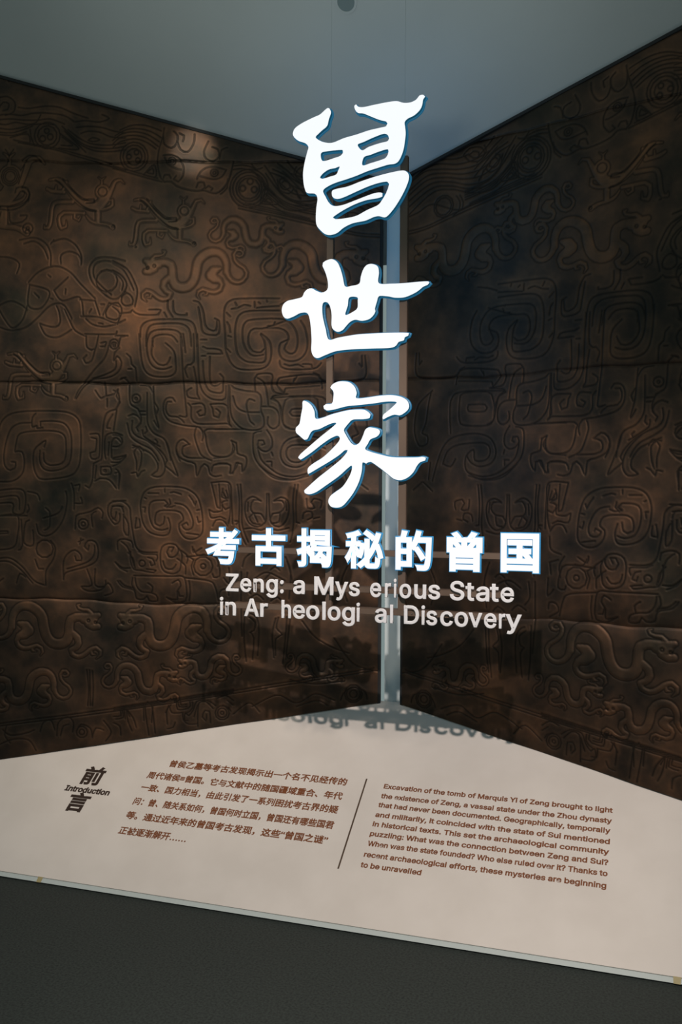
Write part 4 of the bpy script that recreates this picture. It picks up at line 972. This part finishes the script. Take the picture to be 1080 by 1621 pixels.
board_text('heading_character', '前', -2.392, -2.292, -0.547, 0.098, M_ink2, 0.034, base=False)
board_text('heading_character', '言', -2.390, -2.292, -0.684, 0.098, M_ink2, 0.034, base=False)
board_text('heading_word', 'Introduction', -2.437, -2.222, -0.634, 0.050, M_ink2, 0.036, shear=0.0)
me = prism('divider_rule', [on_board(-1.1625, -0.414, 0.0004), on_board(-1.1565, -0.414, 0.0004), on_board(-1.1565, -0.826, 0.0004), on_board(-1.1625, -0.826, 0.0004)], (0, -st * 0.0006, ct * 0.0006))
to_board(link('divider_rule', me, mat('brown_rule_print', (0.075, 0.048, 0.03), 0.45)))

# ------------------------------------------------------------------ the hanging sign
sign = empty('hanging_sign', (-1.05, YS, 1.06))
tag(sign, 'tall hanging sign of glowing white characters and grey letters on a thin taupe frame', 'sign')
def to_sign(o, par=None):
    o.parent = par or sign
    if par is None: o.matrix_parent_inverse = Matrix.Translation(-sign.location)
    return o
def split_faces(me):
    """front faces (towards -Y) / back faces / side walls as three meshes"""
    bm = bmesh.new(); bm.from_mesh(me); bm.normal_update(); res = []
    for test in (lambda n: n.y < -0.7, lambda n: n.y > 0.7, lambda n: abs(n.y) <= 0.7):
        b2 = bm.copy(); bmesh.ops.delete(b2, geom=[f for f in b2.faces if not test(f.normal)], context='FACES')
        m2 = bpy.data.meshes.new('part'); b2.to_mesh(m2); b2.free(); res.append(m2)
    bm.free(); return res
def lit_character(me, deep):
    a = verts(me); setv(me, a)
    f, b, s_ = split_faces(me)
    face = to_sign(link('illuminated_character', f, M_face)); face['label'] = 'glowing white character face'
    o = link('character_side', s_, M_side); o.parent = face; o.matrix_parent_inverse = Matrix.Identity(4)
    o['label'] = 'dark blue lit side of the character'
    o = link('character_back', b, M_halo); o.parent = face; o.matrix_parent_inverse = Matrix.Identity(4)
    return face
def outline_mesh(paths, deep, grow=0.0, y0=None):
    cu = bpy.data.curves.new('outline', 'CURVE'); cu.dimensions = '2D'; cu.fill_mode = 'BOTH'; cu.extrude = deep / 2; cu.bevel_depth = grow; cu.bevel_resolution = 0
    y0 = YS + deep / 2 if y0 is None else y0
    for pth in paths:
        S = smooth(pth, 0.006, True); sp = cu.splines.new('POLY'); sp.points.add(len(S) - 1); sp.use_cyclic_u = True
        for i, q in enumerate(S): sp.points[i].co = (q[0], q[1], 0, 1)
    o = bpy.data.objects.new('outline', cu); C.objects.link(o); bpy.context.view_layer.update()
    me = bpy.data.meshes.new_from_object(o.evaluated_get(bpy.context.evaluated_depsgraph_get()))
    bpy.data.objects.remove(o); bpy.data.curves.remove(cu)
    a = verts(me); setv(me, np.stack([a[:, 0], y0 - np.clip(a[:, 2], -deep / 2 - 0.0008, deep / 2 + 0.0008), a[:, 1]], -1)); return me
DEEP = 0.026
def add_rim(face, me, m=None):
    o = link('bloom_rim', me, m or M_rim); o.parent = face; o.matrix_parent_inverse = Matrix.Identity(4); o['label'] = 'added blue rim imitating lens glow round the character'  # added emissive rim, stands in for lens bloom round the lit character
# the last character is a roof stroke and a body, two pieces of one character
for paths in (BIG_ZENG, BIG_SHI, list(BIG_JIA[0]) + list(BIG_JIA[1])):
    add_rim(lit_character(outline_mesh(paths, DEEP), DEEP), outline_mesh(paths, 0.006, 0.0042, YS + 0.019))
for ch, xa, xb, za, zb_ in SUBTITLE:
    me = text_mesh(ch, 0.034, 0.1); a = verts(me)
    x0, x1, y0, y1 = a[:, 0].min(), a[:, 0].max(), a[:, 1].min(), a[:, 1].max(); d = 0.012
    out = np.stack([xa + (a[:, 0] - x0) / (x1 - x0) * (xb - xa), YS + d / 2 - a[:, 2] / 0.1 * d / 2, za + (a[:, 1] - y0) / (y1 - y0) * (zb_ - za)], -1)
    setv(me, out); face = lit_character(me, d)
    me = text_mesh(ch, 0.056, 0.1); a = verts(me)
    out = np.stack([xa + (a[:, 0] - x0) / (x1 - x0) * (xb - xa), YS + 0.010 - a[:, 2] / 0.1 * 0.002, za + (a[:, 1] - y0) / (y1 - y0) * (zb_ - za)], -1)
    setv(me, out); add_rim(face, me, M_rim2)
CAP = 0.0611
capm = verts(text_mesh('Z')); capk = CAP / (capm[:, 1].max() - capm[:, 1].min())
for row, zb_ in ENGLISH_LINES:
    for ch, xa, xb in row:
        me = text_mesh(ch, 0.016, 0.1); a = verts(me); x0, x1 = a[:, 0].min(), a[:, 0].max(); d = 0.008
        out = np.stack([xa + (a[:, 0] - x0) / (x1 - x0) * (xb - xa), YS + 0.006 - a[:, 2] / 0.1 * d / 2, zb_ + a[:, 1] * capk], -1)
        setv(me, out); to_sign(link('letter', me, M_grey))
# frame behind the characters
yb0, yb1 = YS + 0.028, YS + 0.046
def bar(name, x0, x1, z0, z1):
    return to_sign(link(name, box(name, x0, x1, yb0, yb1, z0, z1, 0.0012), M_frame))
ZTOP = 2.69
bar('upright', -1.1985, -1.1745, 1.075, ZTOP)
bar('upright', -0.9290, -0.9015, 1.075, ZTOP - 0.02)
for z, xa, xb in ((1.291, -1.60, -0.50), (1.1615, -1.56, -0.56), (1.0865, -1.56, -0.54)):
    o = to_sign(link('rail', box('rail', xa, xb, YS + 0.0125, YS + 0.062, z - 0.010, z + 0.010, 0.001), M_frame))
# stand-off pins joining the letters to the rails, thin hanging wires
def rod(name, p, q, r, m, n=8):
    p, q = Vector(p), Vector(q); d = (q - p).normalized(); a = d.orthogonal().normalized(); b = d.cross(a)
    v = [tuple(c + (a * math.cos(6.28319 * i / n) + b * math.sin(6.28319 * i / n)) * r) for c in (p, q) for i in range(n)]
    f = [(i, (i + 1) % n, n + (i + 1) % n, n + i) for i in range(n)] + [tuple(range(n))[::-1], tuple(range(n, 2 * n))]
    return link(name, poly_mesh(name, v, f), m)
for x, z0 in ((-1.1865, ZTOP), (-0.915, ZTOP - 0.02)):
    yw = YS + 0.037; to_sign(rod('hanging_wire', (x, yw, z0 - 0.01), (x, yw, ZT + (YC - yw) * tS), 0.0003, M_wire, 6))
for row, zz in ((ENGLISH_LINES[0][0], 1.1615), (ENGLISH_LINES[1][0], 1.0865)):
    for ch, xa, xb in row:
        if ch in 'il:': continue
        to_sign(rod('stand_off_pin', ((xa + xb) / 2, YS + 0.008, zz), ((xa + xb) / 2, YS + 0.013, zz), 0.0015, M_wire, 6))
for ch, xa, xb, za, zb_ in SUBTITLE:
    to_sign(rod('stand_off_pin', ((xa + xb) / 2, YS + 0.010, 1.291), ((xa + xb) / 2, YS + 0.013, 1.291), 0.003, M_wire, 6))
